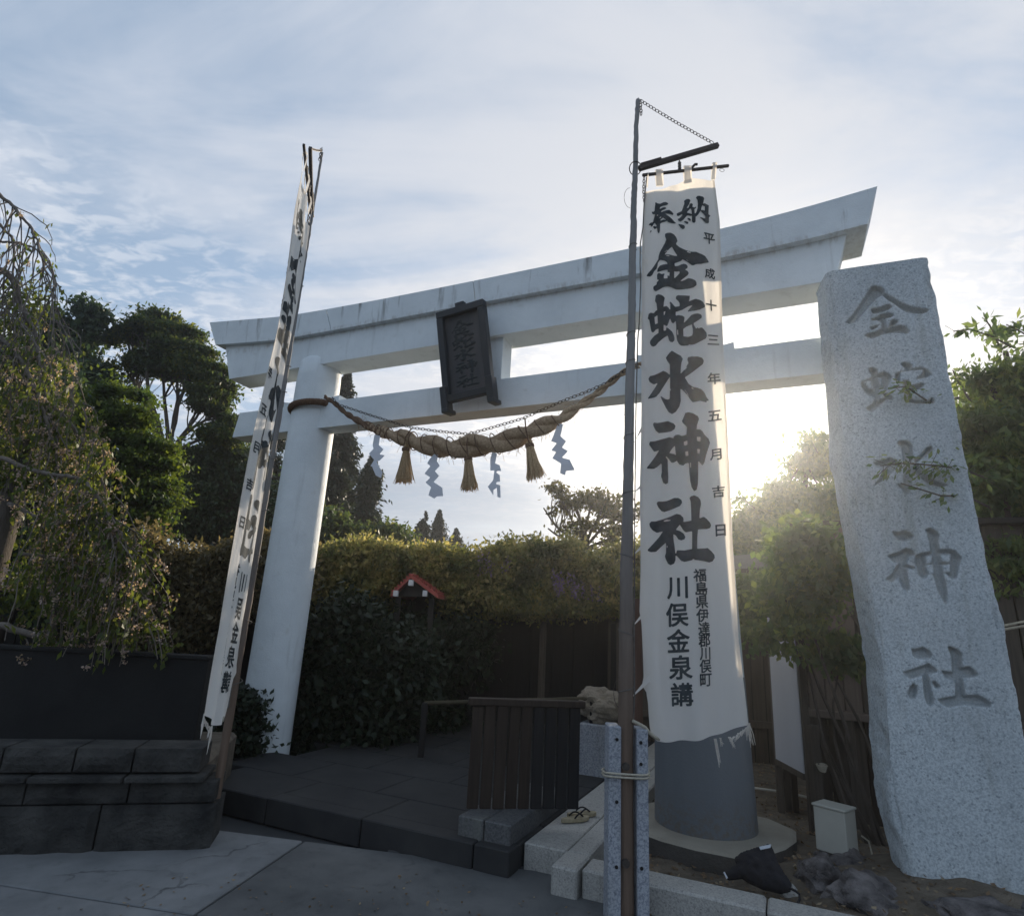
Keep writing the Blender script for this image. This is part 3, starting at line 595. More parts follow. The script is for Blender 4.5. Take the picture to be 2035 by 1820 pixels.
def tree(name, label, cat, base, ells, mat, n_cl, per, cr_, L, Wd, trunk_r=.15, limbs=12, bark='bark', group=None, twigs=40, seed=1, top=None, **kw):
    r = np.random.default_rng(seed); base = np.asarray(base, float)
    t = thing(name, label, cat, base, group)
    (v, f), P = crown(r, ells, n_cl, per, cr_, L, Wd, seed=seed, **kw)
    o = meshobj('crown', v, f, mt[mat], base); link(o, base, t)
    g = G(); cen = np.mean([e[0] for e in ells], 0); fork = base + (cen - base) * .55 if top is None else np.asarray(top, float)
    stem = limb(g, base, fork, trunk_r, trunk_r * .65, r, 0, 8, 8)
    g.build('trunk', mt[bark], t, smooth=True)
    g = G()
    for e in ells:
        m1 = limb(g, fork, e[0], trunk_r * .6, trunk_r * .25, r, .05, 6, 6)
        for k in range(max(2, limbs // len(ells))):
            tgt = P[r.integers(len(P))]
            cand = P[r.integers(0, len(P), 30)]; tgt = cand[np.argmin(np.linalg.norm(cand - e[0] - unit(r.normal(size=3)) * e[1] * .8, axis=1))]
            b = limb(g, m1[3 + r.integers(3)], tgt, trunk_r * .22, trunk_r * .07, r, .05, 5, 5)
            for q in range(twigs // (limbs + 1) + 1):
                c2 = P[r.integers(0, len(P), 20)]; t2 = c2[np.argmin(np.linalg.norm(c2 - tgt, axis=1))]
                limb(g, b[2 + r.integers(3)], t2, trunk_r * .07, trunk_r * .02, r, .03, 4, 4)
    if g.v: g.build('branches', mt[bark], t, smooth=True)
    return t
def gz(x, y, Y): p = at_y(x, y, Y); return (p[0], p[1], 0.0)

# ---- far and middle trees
G2 = 'far cedars on the skyline'
def cedar(px, top, hw, bot, Y, label, n, seed, L=.16, group=None, dens=1.0):
    r = np.random.default_rng(seed); tp = at_y(px, top, Y); bt = at_y(px, bot, Y); base = np.array([tp[0], Y, 0.0]); h = tp[2]; k = pxm(tp)
    t = thing('cedar_tree', label, 'tree', base, group)
    G().tube([base, base + [0, 0, h * .97]], [h * .018 + .05, .01], 7).build('trunk', mt['bark'], t, smooth=True)
    wmax = hw * k; z = h * (1 - r.random(n) ** 1.0 * .93); fr = (h - z) / h
    ph = r.random(n) * 6.283; lay = .72 + .28 * np.sin(z / h * 60 + 3 * np.sin(ph * 2 + seed)) 
    env = np.minimum(1.0, (fr * (h / max(.1, h - bt[2]))) ** 1.0) * wmax * (.75 + .35 * np.sin(ph * 3 + z * 1.7 + seed)) * lay
    rad = env * (.35 + .65 * r.random(n) ** .5) + .03; Cc = np.stack([base[0] + np.cos(ph) * rad, base[1] + np.sin(ph) * rad, z - rad * .25], 1)
    Cc = Cc[(fbm(Cc, 1.1, 2, seed) > -.38)]; ph = np.arctan2(Cc[:, 1] - base[1], Cc[:, 0] - base[0]); n = len(Cc); per = 7; Cn = np.repeat(Cc, per, 0) + r.normal(size=(n * per, 3)) * [L * .55, L * .55, L * .4] * np.repeat(np.clip((h - Cc[:, 2]) / h * 9, .15, 1), per)[:, None]
    O = np.repeat(np.stack([np.cos(ph), np.sin(ph), -.5 * np.ones(n)], 1), per, 0)
    v, f = leaf_quads(Cn, O + r.normal(size=O.shape) * .5, r.normal(size=O.shape) * .6 + [0, 0, 1], L, L * .4, r)
    link(meshobj('crown', v, f, mt['lf_cedar'], base), base, t); return t
cedar(845, 1016, 36, 1096, 20, 'left and pointed cedar of the distant pair on the skyline, below the shimenawa tassels', 3400, 11, .10)
cedar(874, 1013, 33, 1096, 21, 'right cedar of the distant dark pair on the skyline, narrow pointed top', 3400, 12, .10)
cedar(907, 1050, 36, 1105, 22, 'shorter broad-topped distant cedar just right of the pointed pair', 3000, 13, .10)
cedar(932, 1070, 34, 1115, 23, 'lowest of the distant cedars, sloping off at the right end of their row', 2400, 14, .10)
cedar(692, 738, 84, 1060, 17, 'tall dark cedar behind the left pillar, its tip showing between the two torii beams', 7000, 21, .17)
cedar(655, 800, 90, 1080, 18.5, 'dark cedar directly behind the white left torii pillar', 6000, 22, .18)
cedar(742, 905, 62, 1090, 16, 'dark ragged conifer right of the tall cedar, edge of the wood against the sky', 4500, 23, .16)
cedar(560, 800, 100, 1080, 19, 'dark cedar between the leaning banner and the left pillar', 6500, 24, .18)
cedar(500, 890, 90, 1100, 20, 'dark cedar left of the edge-on banner, in the deep shade', 6500, 25, .18)
tree('broadleaf_tree', 'low green bush-like tree at the foot of the dark conifers right of the left pillar', 'tree', gz(775, 1080, 14), px_ell([(772, 1070, 32, 26), (655, 1050, 26, 34), (715, 1075, 36, 22)], 14), 'lf_big', 900, 14, .16, .13, .08, .08, 6, seed=31)
tree('broadleaf_tree', 'dark round-headed evergreen tree rising just right of the weeping cherry', 'tree', gz(140, 1000, 11.5),
     px_ell([(128, 632, 34, 32), (168, 628, 30, 30), (150, 680, 52, 46), (110, 720, 40, 50), (160, 770, 50, 50), (120, 860, 60, 70)], 11.5), 'lf_dark', 1900, 15, .15, .14, .075, .16, 14, seed=32, gap=-.15, gscale=2)
tree('spreading_tree', 'large spreading tree with an umbrella crown and bare inner branches against the sky', 'tree', gz(330, 1050, 12),
     px_ell([(305, 655, 60, 24), (255, 685, 36, 18), (350, 678, 50, 28), (240, 722, 26, 13), (395, 718, 42, 34), (425, 775, 36, 40), (455, 812, 28, 36), (320, 722, 62, 15), (228, 762, 20, 14), (438, 858, 34, 18)], 12),
     'lf_big', 3000, 24, .12, .10, .052, .075, 70, twigs=500, seed=33, gap=-.12, gscale=2.0, flat=.2, layer=.30, top=at_y(330, 905, 12))
tree('broadleaf_tree', 'dark lower tree under the umbrella crown, left of the torii beam end', 'tree', gz(400, 1100, 13),
     px_ell([(440, 915, 46, 34), (380, 925, 40, 22), (470, 950, 36, 50), (400, 1010, 90, 60), (510, 1020, 50, 60), (580, 1040, 50, 60)], 13), 'lf_dark', 3400, 20, .17, .12, .065, .14, 10, seed=34, gap=-.5)
tree('maple_tree', 'bright green maple with layered boughs behind the cherry, lit on its right', 'tree', gz(230, 1200, 8.5),
     px_ell([(240, 800, 50, 36), (270, 850, 50, 36), (290, 905, 56, 36), (250, 950, 80, 40), (290, 985, 64, 32), (250, 1040, 84, 36), (290, 1065, 58, 26), (200, 880, 60, 50), (160, 960, 70, 70), (120, 1060, 80, 60)], 8.5, 1.0),
     'lf_maple', 4600, 24, .11, .07, .042, .12, 16, seed=35, gap=-.12, gscale=2.6, flat=.13, layer=.27, up=1.4, droop=.2)
tree('sparse_tree', 'thin sparse-leaved tree against the pale sky, left of the near flagpole', 'tree', gz(1150, 1150, 11),
     px_ell([(1100, 975, 26, 14), (1080, 1010, 26, 16), (1140, 1000, 34, 18), (1180, 990, 30, 20), (1215, 1010, 34, 24), (1090, 1050, 30, 14), (1160, 1045, 40, 18), (1230, 1060, 36, 22), (1210, 1095, 40, 22), (1270, 1030, 36, 30)], 11),
     'lf_sparse', 400, 9, .09, .085, .06, .06, 60, twigs=260, seed=36, gap=-.05, gscale=3, flat=.5, top=at_y(1160, 1090, 11))

# ================================================================== WISTERIA PERGOLA
tops = [(240, 1130), (280, 1092), (330, 1104), (400, 1118), (470, 1112), (540, 1108), (600, 1100), (650, 1078), (700, 1082), (745, 1074), (800, 1088), (860, 1090), (920, 1098), (960, 1108), (1005, 1078), (1060, 1076), (1120, 1072), (1180, 1090), (1240, 1078), (1300, 1090), (1380, 1095)]
TX = [a for a, b in tops]; TY = [b for a, b in tops]
def canopy(name, x0, x1, n, per, mat, label, cat, dx_bot, seed, Y0=8.6, Y1=11.5, post_x=(), low=None):
    r = np.random.default_rng(seed); xs = x0 + (x1 - x0) * r.random(n); yt = np.interp(xs, TX, TY)
    bx = np.stack([xs * .045, xs * 0, xs * 0], 1); yt = yt - 4 - 20 * fbm(bx, .9, 4, seed) - 34 * np.maximum(0, vnoise(bx, 4.0, seed + 9)) ** 2 + 3 * r.normal(size=n)
    yb = np.interp(xs, [a for a, b in dx_bot], [b for a, b in dx_bot])
    u = r.random(n); yy = yt + (yb - yt) * u ** 1.25
    Y = np.where(u < .18, Y0 + (Y1 - Y0) * r.random(n), Y0 + .5 * r.random(n))
    P = np.array([at_y(a, b, 8.6) for a, b in zip(xs, yy)]); P[:, 1] = Y; P[:, 0] *= (1 + (Y - 8.6) / 8.6 * .9); P[:, 2] -= (Y - 8.6) * .10
    k = fbm(P, 2.0, 2, seed) > -.35 - .5 * (u < .35); P = P[k]; N = len(P)
    base = np.array([P[:, 0].mean(), 9.5, 0.0]); t = thing(name, label, cat, base)
    Cn = np.repeat(P, per, 0) + r.normal(size=(N * per, 3)) * [.10, .10, .055]
    D = r.normal(size=Cn.shape) + [0, 0, -.5]; Nn = r.normal(size=Cn.shape) * .7 + [0, 0, 1]
    v, f = leaf_quads(Cn, D, Nn, .072, .042, r); link(meshobj('foliage', v, f, mt[mat], base), base, t)
    return t, P
t, P = canopy('wisteria_canopy', 560, 1400, 10500, 16, 'lf_wis', 'wide mass of golden-green wisteria over a trellis behind the torii', 'wisteria',
              [(560, 1290), (640, 1270), (700, 1250), (760, 1200), (800, 1150), (860, 1152), (890, 1215), (1000, 1215), (1100, 1215), (1240, 1210), (1400, 1200)], 41)
g = G()
for s in np.linspace(-5.2, 4.4, 14): g.tube([(s, 8.8, 2.12), (s, 11.4, 2.12)], .035, 6)
g.build('trellis_slats', mt['fence'], t)
for px in (690, 885, 1080, 1215):
    q = at_y(px, 1240, 9.0); G().tube([(q[0], 9.0, 0), (q[0], 9.0, 2.15)], .05, 8).build('post', mt['fence'], t)
# hanging purple racemes
g2 = np.random.default_rng(5); cc = []
for k in range(26):
    x, y = (g2.normal(1138, 30), g2.normal(1152, 12)) if k < 18 else (g2.normal(985, 25), g2.normal(1112, 8))
    p = at_y(x, y, 8.4 + .2 * g2.random())
    for q in range(14): cc.append(p + [g2.normal() * .02, g2.normal() * .02, -q * .017])
cc = np.array(cc); v, f = leaf_quads(cc, g2.normal(size=cc.shape), g2.normal(size=cc.shape), .035, .03, g2); tag(link(meshobj('flower_racemes', v, f, mt['purple'], wloc(t)), wloc(t), t), kind='stuff')
t, P = canopy('wisteria_canopy', 250, 600, 3600, 15, 'lf_wis2', 'lower bronze-leaved climber left of the left torii pillar, hanging over the dark wall', 'climber',
              [(250, 1270), (300, 1290), (350, 1280), (380, 1300), (400, 1280), (440, 1250), (500, 1230), (600, 1200)], 42, Y0=7.4, Y1=9.5)
G().tube([(P[:, 0].mean(), 8.0, 0), (P[:, 0].mean() + .1, 8.0, 2.3)], [.07, .04], 8).build('stem', mt['bark'], t)

# small red-roofed shrine under the canopy
ap = at_y(817, 1141, 8.2); er = at_y(871, 1181, 8.05); el = at_y(777, 1179, 8.2)
sh = thing('small_shrine', 'little shrine with a red gabled roof and white beam ends peeping out of the wisteria', 'shrine', (ap[0], 8.9, 0))
bk = np.array([.12, 1.2, 0]); 
def roofslab(a, b, th=.05):
    a, b = np.asarray(a), np.asarray(b); return G().hexa([a - [0, 0, th], b - [0, 0, th], b + bk - [0, 0, th], a + bk - [0, 0, th], a, b, b + bk, a + bk])
roofslab(ap, er).build('roof_slope', mt['red_roof'], sh); roofslab(el, ap).build('roof_slope', mt['red_roof'], sh)
for i in range(7):
    u = i / 7
    for a, b in ((ap, er), (ap, el)):
        q = a + (b - a) * (u + .06); G().tube([q + [0, -.02, .012], q + bk + [0, 0, .012]], .016, 5).build('roof_batten', mt['red_roof'], sh)
for x, y in ((817, 1158), (787, 1179), (845, 1179)):
    q = at_y(x, y, 8.12); G().box(q, (.06, .08, .075)).build('beam_end', mt['white'], sh)
G().add([ap + [0, .1, -.06], er + [-.05, .1, -.03], el + [.05, .1, -.03], ap + [0, .14, -.06], er + [-.05, .14, -.03], el + [.05, .14, -.03]], [(0, 2, 1), (3, 4, 5), (0, 1, 4, 3), (1, 2, 5, 4), (2, 0, 3, 5)]).build('gable', mt['black_wood'], sh)
for q in (er, el):
    s = 1 if q is er else -1
    for yy in (.15, 1.0): G().box((q[0] - s * .1, 8.1 + yy, (q[2] - .04) / 2), (.07, .07, q[2] - .04)).build('post', mt['black_wood'], sh)

# black board wall added to make the dark under the wisteria, and low hedge
bwall = thing('added_dark_wall', 'long black board wall added to make the dark under the wisteria', 'wall', (-.5, 9.6, 0))
x = -10.6
while x < 3.0:
    w = .30 + .03 * rng.random(); G().box((x + w / 2, 9.6 + .004 * rng.normal(), 1.15), (w - .012, .04, 2.3), bev=.004).build('board', mt['black_wood'], bwall); x += w
G().box((-3.8, 9.66, 1.15), (13.6, .05, 2.28)).build('backing', mt['black_wood'], bwall)
def bush(name, label, ells, mat, n, per, cr_, L, Wd, seed, cat='shrub', base=None, **kw):
    r = np.random.default_rng(seed); base = np.array([ells[0][0][0], ells[0][0][1], 0.0]) if base is None else np.array(base); t = thing(name, label, cat, base)
    (v, f), P = crown(r, ells, n, per, cr_, L, Wd, seed=seed, **kw); link(meshobj('foliage', v, f, mt[mat], base), base, t)
    g = G(); 
    for k in range(6): limb(g, base + [r.normal() * .05, r.normal() * .05, 0], P[r.integers(len(P))], .02, .006, r, .02, 5, 5)
    g.build('stems', mt['bark'], t); return t
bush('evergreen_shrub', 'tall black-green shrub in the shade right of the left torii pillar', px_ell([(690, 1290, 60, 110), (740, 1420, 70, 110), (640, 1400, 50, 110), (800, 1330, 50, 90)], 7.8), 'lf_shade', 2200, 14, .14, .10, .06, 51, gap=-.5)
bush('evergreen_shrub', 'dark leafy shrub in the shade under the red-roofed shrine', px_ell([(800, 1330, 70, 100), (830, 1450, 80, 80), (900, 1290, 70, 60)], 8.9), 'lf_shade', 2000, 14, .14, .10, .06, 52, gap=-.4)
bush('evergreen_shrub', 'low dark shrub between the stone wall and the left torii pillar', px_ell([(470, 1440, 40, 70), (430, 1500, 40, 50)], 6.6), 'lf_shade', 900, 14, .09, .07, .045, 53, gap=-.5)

# brown boards standing in for the remains of a robe, and weathered rail at the middle of the view
bl = at_z(925, 1606, .285); br_ = at_z(1150, 1606, .285); bz = at_y(1030, 1402, bl[1])[2]
bar = thing('robe_standin', 'waist-high dark brown boards standing in for the remains of a robe on the step, centre of the view', 'barrier', (bl + br_) / 2)
dv = (br_ - bl); Lb = np.linalg.norm(dv); dv /= Lb; nb = 9; ybar = math.atan2(dv[1], dv[0])
for i in range(nb):
    w = Lb / nb; c = bl + dv * w * (i + .5); hh = bz - .285 + .012 * rng.normal()
    G().box((c[0], c[1] + .004 * rng.normal(), .285 + hh / 2), (w - .012, .03, hh), yaw=ybar, bev=.004).build('board', mt['brown'] if i < 5 else mt['black_wood'], bar)
G().box(((bl + br_) / 2 + [0, 0, bz - .30 + .03]), (Lb + .06, .07, .05), yaw=ybar, bev=.006).build('cap_rail', mt['brown'], bar)
ra, rb = at_y(845, 1397, 6.9), at_y(1178, 1388, 6.5)
rail = thing('wooden_rail', 'yellowish weathered wooden handrail on posts behind the brown boards', 'rail', ((ra + rb) / 2) * [1, 1, 0])
G().tube([ra, rb], .022, 8).build('bar', mt['rail_wood'], rail)
for q in (ra, (ra + rb) / 2, rb): G().box((q[0], q[1], (q[2] + .05) / 2), (.06, .06, q[2] - .03), bev=.005).build('post', mt['black_wood'], rail)

# granite block with a pale boulder, behind the flagpole
gb = at_z(1195, 1545, .165); gt = at_y(1195, 1441, gb[1])[2]
o = G().box((gb[0] + .02, gb[1] + .2, (gt + .1) / 2), (.36, .34, gt - .1), yaw=yawT, bev=.015).build('granite_block', mt['granite_post'])
tag(o, 'square grey granite block at the end of the path edge, behind the near flagpole', 'stone block')
def rock(name, label, c, rad, mat, seed, cat='rock', group=None, sub=4, amp=.28):
    import bmesh
    bm = bmesh.new(); bmesh.ops.create_icosphere(bm, subdivisions=sub, radius=1.0)
    v = np.array([p.co[:] for p in bm.verts]); f = [[q.index for q in p.verts] for p in bm.faces]; bm.free()
    v = v * (1 + amp * fbm(v, 1.3, 3, seed)[:, None] + .11 * fbm(v, 4, 4, seed + 5)[:, None]); v = v * np.asarray(rad) + np.asarray(c)
    org = (c[0], c[1], c[2] - rad[2]); o = link(meshobj(name, v, f, mt[mat], org, False), org); return tag(o, label, cat, group)
pb = at_y(1190, 1402, gb[1] + .15); rock('boulder', 'pale brown rounded boulder resting on the granite block', (pb[0] + .02, gb[1] + .2, gt + .14), (.24, .18, .17), 'paleRock', 3)
# sandals left on the path edge
for k, (x, y, yw) in enumerate(((1143, 1630, .5), (1156, 1620, .35))):
    q = at_z(x, y, .175); sd = thing('sandal', ['nearer of the two straw sandals with black thongs on the path edge', 'further of the two straw sandals, toe towards the flagpole'][k], 'sandal', q, 'pair of sandals')
    g = G(); ring = [(.125 * math.cos(w), .042 * math.sin(w) * (1.1 if math.cos(w) > 0 else .85)) for w in np.linspace(0, 6.283, 18, endpoint=False)]
    cy, sy = math.cos(yw), math.sin(yw); R2 = lambda a, b: (q[0] + a * cy - b * sy, q[1] + a * sy + b * cy)
    g.add([(*R2(a, b), q[2]) for a, b in ring] + [(*R2(a, b), q[2] + .022) for a, b in ring], [tuple(range(17, -1, -1)), tuple(range(18, 36))] + [(i, (i + 1) % 18, 18 + (i + 1) % 18, 18 + i) for i in range(18)])
    g.build('sole', mt['sandal'], sd)
    for s in (-1, 1):
        pts = [np.array([*R2(.07 - .1 * u, s * .036 * math.sin(u * 1.57)), q[2] + .022 + .028 * math.sin(u * 3.0)]) for u in np.linspace(0, 1, 7)]; G().tube(pts, .006, 5).build('thong', mt['bag'], sd)

# ================================================================== LEFT STONE WALL
w0 = at_z(0, 1703, 0); w1 = at_z(430, 1690, 0); wd = w1 - w0; wl_ = np.linalg.norm(wd); wd /= wl_; wyaw = math.atan2(wd[1], wd[0]); wn_ = np.array([wd[1], -wd[0], 0])
def wz(x, y): return at_pl(x, y, w0, wn_)[2]
def wu(x, y): return float((at_pl(x, y, w0, wn_) - w0) @ wd)
sw = thing('stone_wall', 'low retaining wall of rough dark stone blocks at the left, beside the paving', 'wall', w0 + wd * wl_ / 2)
def block(u0, u1, z0, z1, dep, proud, seed):
    """rough-hewn block with its own uneven face"""
    nu, nv = max(4, int((u1 - u0) / .045)), max(3, int((z1 - z0) / .04)); vs = []; fs = []
    P = np.array([w0 + wd * (u0 + (u1 - u0) * i / nu) + UP * (z0 + (z1 - z0) * j / nv) for i in range(nu + 1) for j in range(nv + 1)])
    ii, jj = np.meshgrid(np.arange(nu + 1), np.arange(nv + 1), indexing='ij'); e = np.minimum(np.minimum(ii, nu - ii) * .06, np.minimum(jj, nv - jj) * .06).ravel()
    bulge = proud * np.minimum(1, e / .06) + .016 * fbm(P, 7, 4, seed) * (e > 0)
    Pf = P + wn_ * bulge[:, None] ; Pb = P - wn_ * dep
    n = len(P); idx = lambda i, j: i * (nv + 1) + j
    f = [(idx(i, j), idx(i + 1, j), idx(i + 1, j + 1), idx(i, j + 1)) for i in range(nu) for j in range(nv)]
    f += [(n + idx(0, 0), n + idx(0, nv), n + idx(nu, nv), n + idx(nu, 0))]
    rim = [idx(i, 0) for i in range(nu)] + [idx(nu, j) for j in range(nv)] + [idx(i, nv) for i in range(nu, 0, -1)] + [idx(0, j) for j in range(nv, 0, -1)]
    f += [(rim[k], n + rim[k], n + rim[(k + 1) % len(rim)], rim[(k + 1) % len(rim)]) for k in range(len(rim))]
    o = link(meshobj('stone', np.vstack([Pf, Pb]), f, mt['wallstone'], wloc(sw)), wloc(sw), sw); return o
zt = [wz(100, 1486), wz(100, 1541), wz(100, 1554), wz(150, 1598), wz(150, 1604)]
gapj = .006
courses = [(-.03, zt[3] - .008, [-260, -60, 202, 432]), (zt[3] + .004, zt[2] - .006, [-200, 43, 250, 425]), (zt[1] + .02, zt[0], [-180, -20, 127, 246, 385])]
for ci, (za, zb_, js) in enumerate(courses):
    us = [wu(j, 1600) for j in js]
    for a, b in zip(us[:-1], us[1:]): block(a + gapj, b - gapj, za, zb_, .30, .022 if ci == 0 else .016, int(a * 100) % 97 + ci)
for a, b in zip([-200, 60, 250], [60, 250, 410]):       # thin ledge course
    a, b = wu(a, 1550), wu(b, 1550); c = w0 + wd * (a + b) / 2 + UP * ((zt[2] + zt[1]) / 2 + .005) - wn_ * .12
    G().box(c, (b - a - .012, .38, zt[1] - zt[2] - .002), yaw=wyaw, bev=.006).build('ledge_stone', mt['wallstone'], sw)
# planting bed and dark wall behind it
bed = G(); c = w0 + wd * (wu(385, 1600) / 2 - 1.5) - wn_ * .82 + UP * (zt[0] - .12) / 2; bed.box(c, (wu(385, 1600) + 3.0, 1.1, zt[0] - .12), yaw=wyaw, bev=.03); tag(bed.build('planting_bed', mt['soil']), kind='structure')
d0 = at_y(-160, 1283, 5.0); dz_ = at_y(150, 1290, 5.1)[2]
dw = thing('dark_wall', 'low smooth charcoal wall between the stone wall and the weeping cherry', 'wall', (-3.0, 5.15, zt[0] - .15))
xs = [at_y(-200, 1400, 5.1)[0], at_y(120, 1400, 5.1)[0], at_y(330, 1400, 5.1)[0], at_y(440, 1400, 5.3)[0]]
for a, b, yy, zz_ in ((xs[0], xs[3] - .05, 5.1, dz_ - .02),):
    G().box(((a + b) / 2, yy, (zz_ + zt[0] - .2) / 2), (b - a - .006, .12, zz_ - zt[0] + .2), bev=.008).build('panel', mt['darkwall'], dw)
    G().box(((a + b) / 2, yy, zz_ + .012), (b - a - .004, .16, .03), bev=.006).build('coping', mt['darkwall'], dw)

# ================================================================== WEEPING CHERRY
ch_b = at_y(-60, 1250, 5.6); chb = np.array([ch_b[0], 5.6, zt[0] - .15])
ch = thing('weeping_cherry', 'weeping cherry at the left edge, arching bare boughs with faded pink blossom and young leaves', 'tree', chb)
r = np.random.default_rng(77); g = G()
g.tube([chb, chb + [.05, 0, .7], chb + [-.05, .1, 1.5], chb + [.0, .1, 2.6]], [.16, .14, .12, .09], 10); g.build('trunk', mt['bark'], ch, smooth=True)
g = G(); 
arcs = [([(-60, 320), (0, 385), (33, 418), (62, 455), (80, 505), (94, 556)], 4.9, .020), ([(-40, 520), (19, 548), (41, 605), (63, 648), (75, 692), (85, 760), (110, 860)], 5.1, .034),
        ([(-20, 900), (91, 942), (150, 948), (188, 980), (219, 1027), (244, 1067), (270, 1140)], 4.9, .020), ([(20, 1000), (94, 1036), (157, 1036), (190, 1022), (216, 1030), (240, 1075), (262, 1120)], 4.95, .017),
        ([(-40, 640), (30, 700), (80, 800), (110, 900), (128, 1000)], 5.0, .024), ([(0, 1240), (92, 1262), (108, 1210), (150, 1110), (165, 1080)], 5.2, .030), ([(-50, 420), (20, 470), (26, 560), (30, 700)], 5.0, .014),
        ([(0, 480), (60, 490), (100, 530), (110, 600), (105, 650)], 5.15, .010), ([(-20, 760), (60, 780), (130, 830), (180, 900), (210, 980)], 5.25, .018), ([(40, 1100), (120, 1110), (200, 1120), (250, 1160), (285, 1220)], 5.05, .014)]
starts = []
for pl_, Y, rad in arcs:
    cps = [at_y(x, y, Y) for x, y in pl_]; pts = []
    for i in range(len(cps) - 1):
        p0, p1, p2, p3 = cps[max(0, i - 1)], cps[i], cps[i + 1], cps[min(len(cps) - 1, i + 2)]
        for t_ in np.linspace(0, 1, 6, endpoint=False):
            pts.append(.5 * ((2 * p1) + (-p0 + p2) * t_ + (2 * p0 - 5 * p1 + 4 * p2 - p3) * t_ ** 2 + (-p0 + 3 * p1 - 3 * p2 + p3) * t_ ** 3))
    pts.append(cps[-1]); pts = [p + r.normal(size=3) * .006 for p in pts]; n = len(pts)
    g.tube(pts, [rad * (1 - .85 * i / n) + .002 for i in range(n)], 6); starts += [(p, 1) for p in pts[3:]]
g.build('boughs', mt['bark_light'], ch, smooth=True)
top_b = lambda x: np.interp(x, [-60, 0, 60, 110, 160, 200, 240, 290, 320], [480, 500, 560, 620, 730, 820, 960, 1110, 1200])
strands = [p for p, _ in starts]
while len(strands) < 400:
    x = r.uniform(-60, 305); y = top_b(x) + abs(r.normal()) * 190
    if y < 1230: strands.append(at_y(x, y, r.uniform(4.75, 6.1)))
g = G(); lc, ld, bc = [], [], []
for p in strands:
    L = r.uniform(.25, 1.0); n = 7; dirx = r.normal() * .12 + .06; diry = r.normal() * .1; pts = [np.array(p)]
    lim = 1.02 + .1 * r.random()
    for i in range(n):
        q = pts[-1] + np.array([dirx * (1 - i / n) * .35, diry * .3 * (1 - i / n), -L / n]) + r.normal(size=3) * .012
        if q[2] < lim: break
        pts.append(q)
    if len(pts) < 3: continue
    g.tube(pts, [.0056 * (1 - i / (len(pts) + 1)) + .0018 for i in range(len(pts))], 3, cap=False)
    dense = p[2] < 3.75; bare = p[2] > 4.05
    if bare and r.random() < .35: continue
    for i in range(1, len(pts)):
        for k in range(5 if dense else (1 if bare else 2)):
            u = r.random(); q = pts[i - 1] + (pts[i] - pts[i - 1]) * u
            if r.random() < .58: lc.append(q + r.normal(size=3) * .028); 
            if r.random() < (.085 if dense else .03):
                c0 = q + r.normal(size=3) * .022
                for kk in range(14): bc.append(c0 + r.normal(size=3) * .017)
g.build('hanging_twigs', mt['bark_light'], ch)
# extra leafy masses inside the tree
e2 = px_ell([(40, 640, 60, 90), (70, 800, 80, 110), (110, 950, 90, 110), (150, 1080, 100, 80), (60, 1120, 90, 100), (210, 1180, 70, 70), (130, 1220, 120, 50), (0, 960, 80, 150)], 5.7, .5)
(v1, f1), PP = crown(r, e2, 1000, 9, .09, .06, .032, flat=1.0, droop=.9, gap=-.1, gscale=3, shell=.1, seed=3)
lc = np.array(lc); v2, f2 = leaf_quads(lc, r.normal(size=lc.shape) * .5 + [0, 0, -1], r.normal(size=lc.shape), .062, .032, r)
link(meshobj('leaves', np.vstack([v1, v2]), np.vstack([f1, f2 + len(v1)]), mt['lf_cherry'], chb), chb, ch)
bc = np.array(bc); v, f = leaf_quads(bc, r.normal(size=bc.shape), r.normal(size=bc.shape), .020, .018, r); link(meshobj('blossom', v, f, mt['blossom'], chb), chb, ch)
tree('broadleaf_tree', 'dark dense evergreen behind the weeping cherry at the left edge', 'tree', gz(-20, 1200, 8.2), px_ell([(20, 800, 110, 130), (60, 1000, 130, 140), (180, 1150, 120, 90), (-60, 1050, 120, 200), (300, 1190, 60, 50)], 8.2), 'lf_dark', 3400, 14, .2, .12, .07, .15, 8, seed=61, gap=-.8)

# ================================================================== TORII
to = thing('torii_gate', 'big white painted concrete torii gate with a straw rope hung across it', 'torii gate', T(0, 0, 0))
kt_s = [-4.111, -2.745, -2.07, -1.271, -.448, .5, 1.4, 2.588, 2.958, 3.38, 3.834]
kt_z = [5.348, 5.195, 5.168, 5.148, 5.138, 5.134, 5.132, 5.140, 5.157, 5.187, 5.238]
kb_s = [-3.915, -2.772, -1.644, -.42, .6, 1.6, 2.582, 2.94, 3.356, 3.735]
kb_z = [4.985, 4.876, 4.862, 4.862, 4.858, 4.85, 4.846, 4.856, 4.872, 4.906]
TK, TS, TN = .243, .172, .120
HSB, HNB, HNT = 4.476, 3.666, 3.991
def beam(s_t, z_t, s_b, z_b, half_t, half_b, seg, ridge=0.0):
    g = G(); n = seg
    for i in range(n + 1):
        u = i / n; st = s_t[0] + (s_t[-1] - s_t[0]) * u; sb = s_b[0] + (s_b[-1] - s_b[0]) * u
        ztop = np.interp(st, s_t, z_t); zb2 = np.interp(sb, s_b, z_b)
        ring = [T(sb, half_b, zb2), T(st, half_t, ztop), T(st, 0, ztop + ridge), T(st, -half_t, ztop), T(sb, -half_b, zb2)]
        g.v += [tuple(q) for q in ring]
    for i in range(n):
        for k in range(5): a = i * 5 + k; b = i * 5 + (k + 1) % 5; g.f.append((a, b, b + 5, a + 5))
    g.f.append((0, 4, 3, 2, 1)); g.f.append(tuple(n * 5 + k for k in range(5))); return g
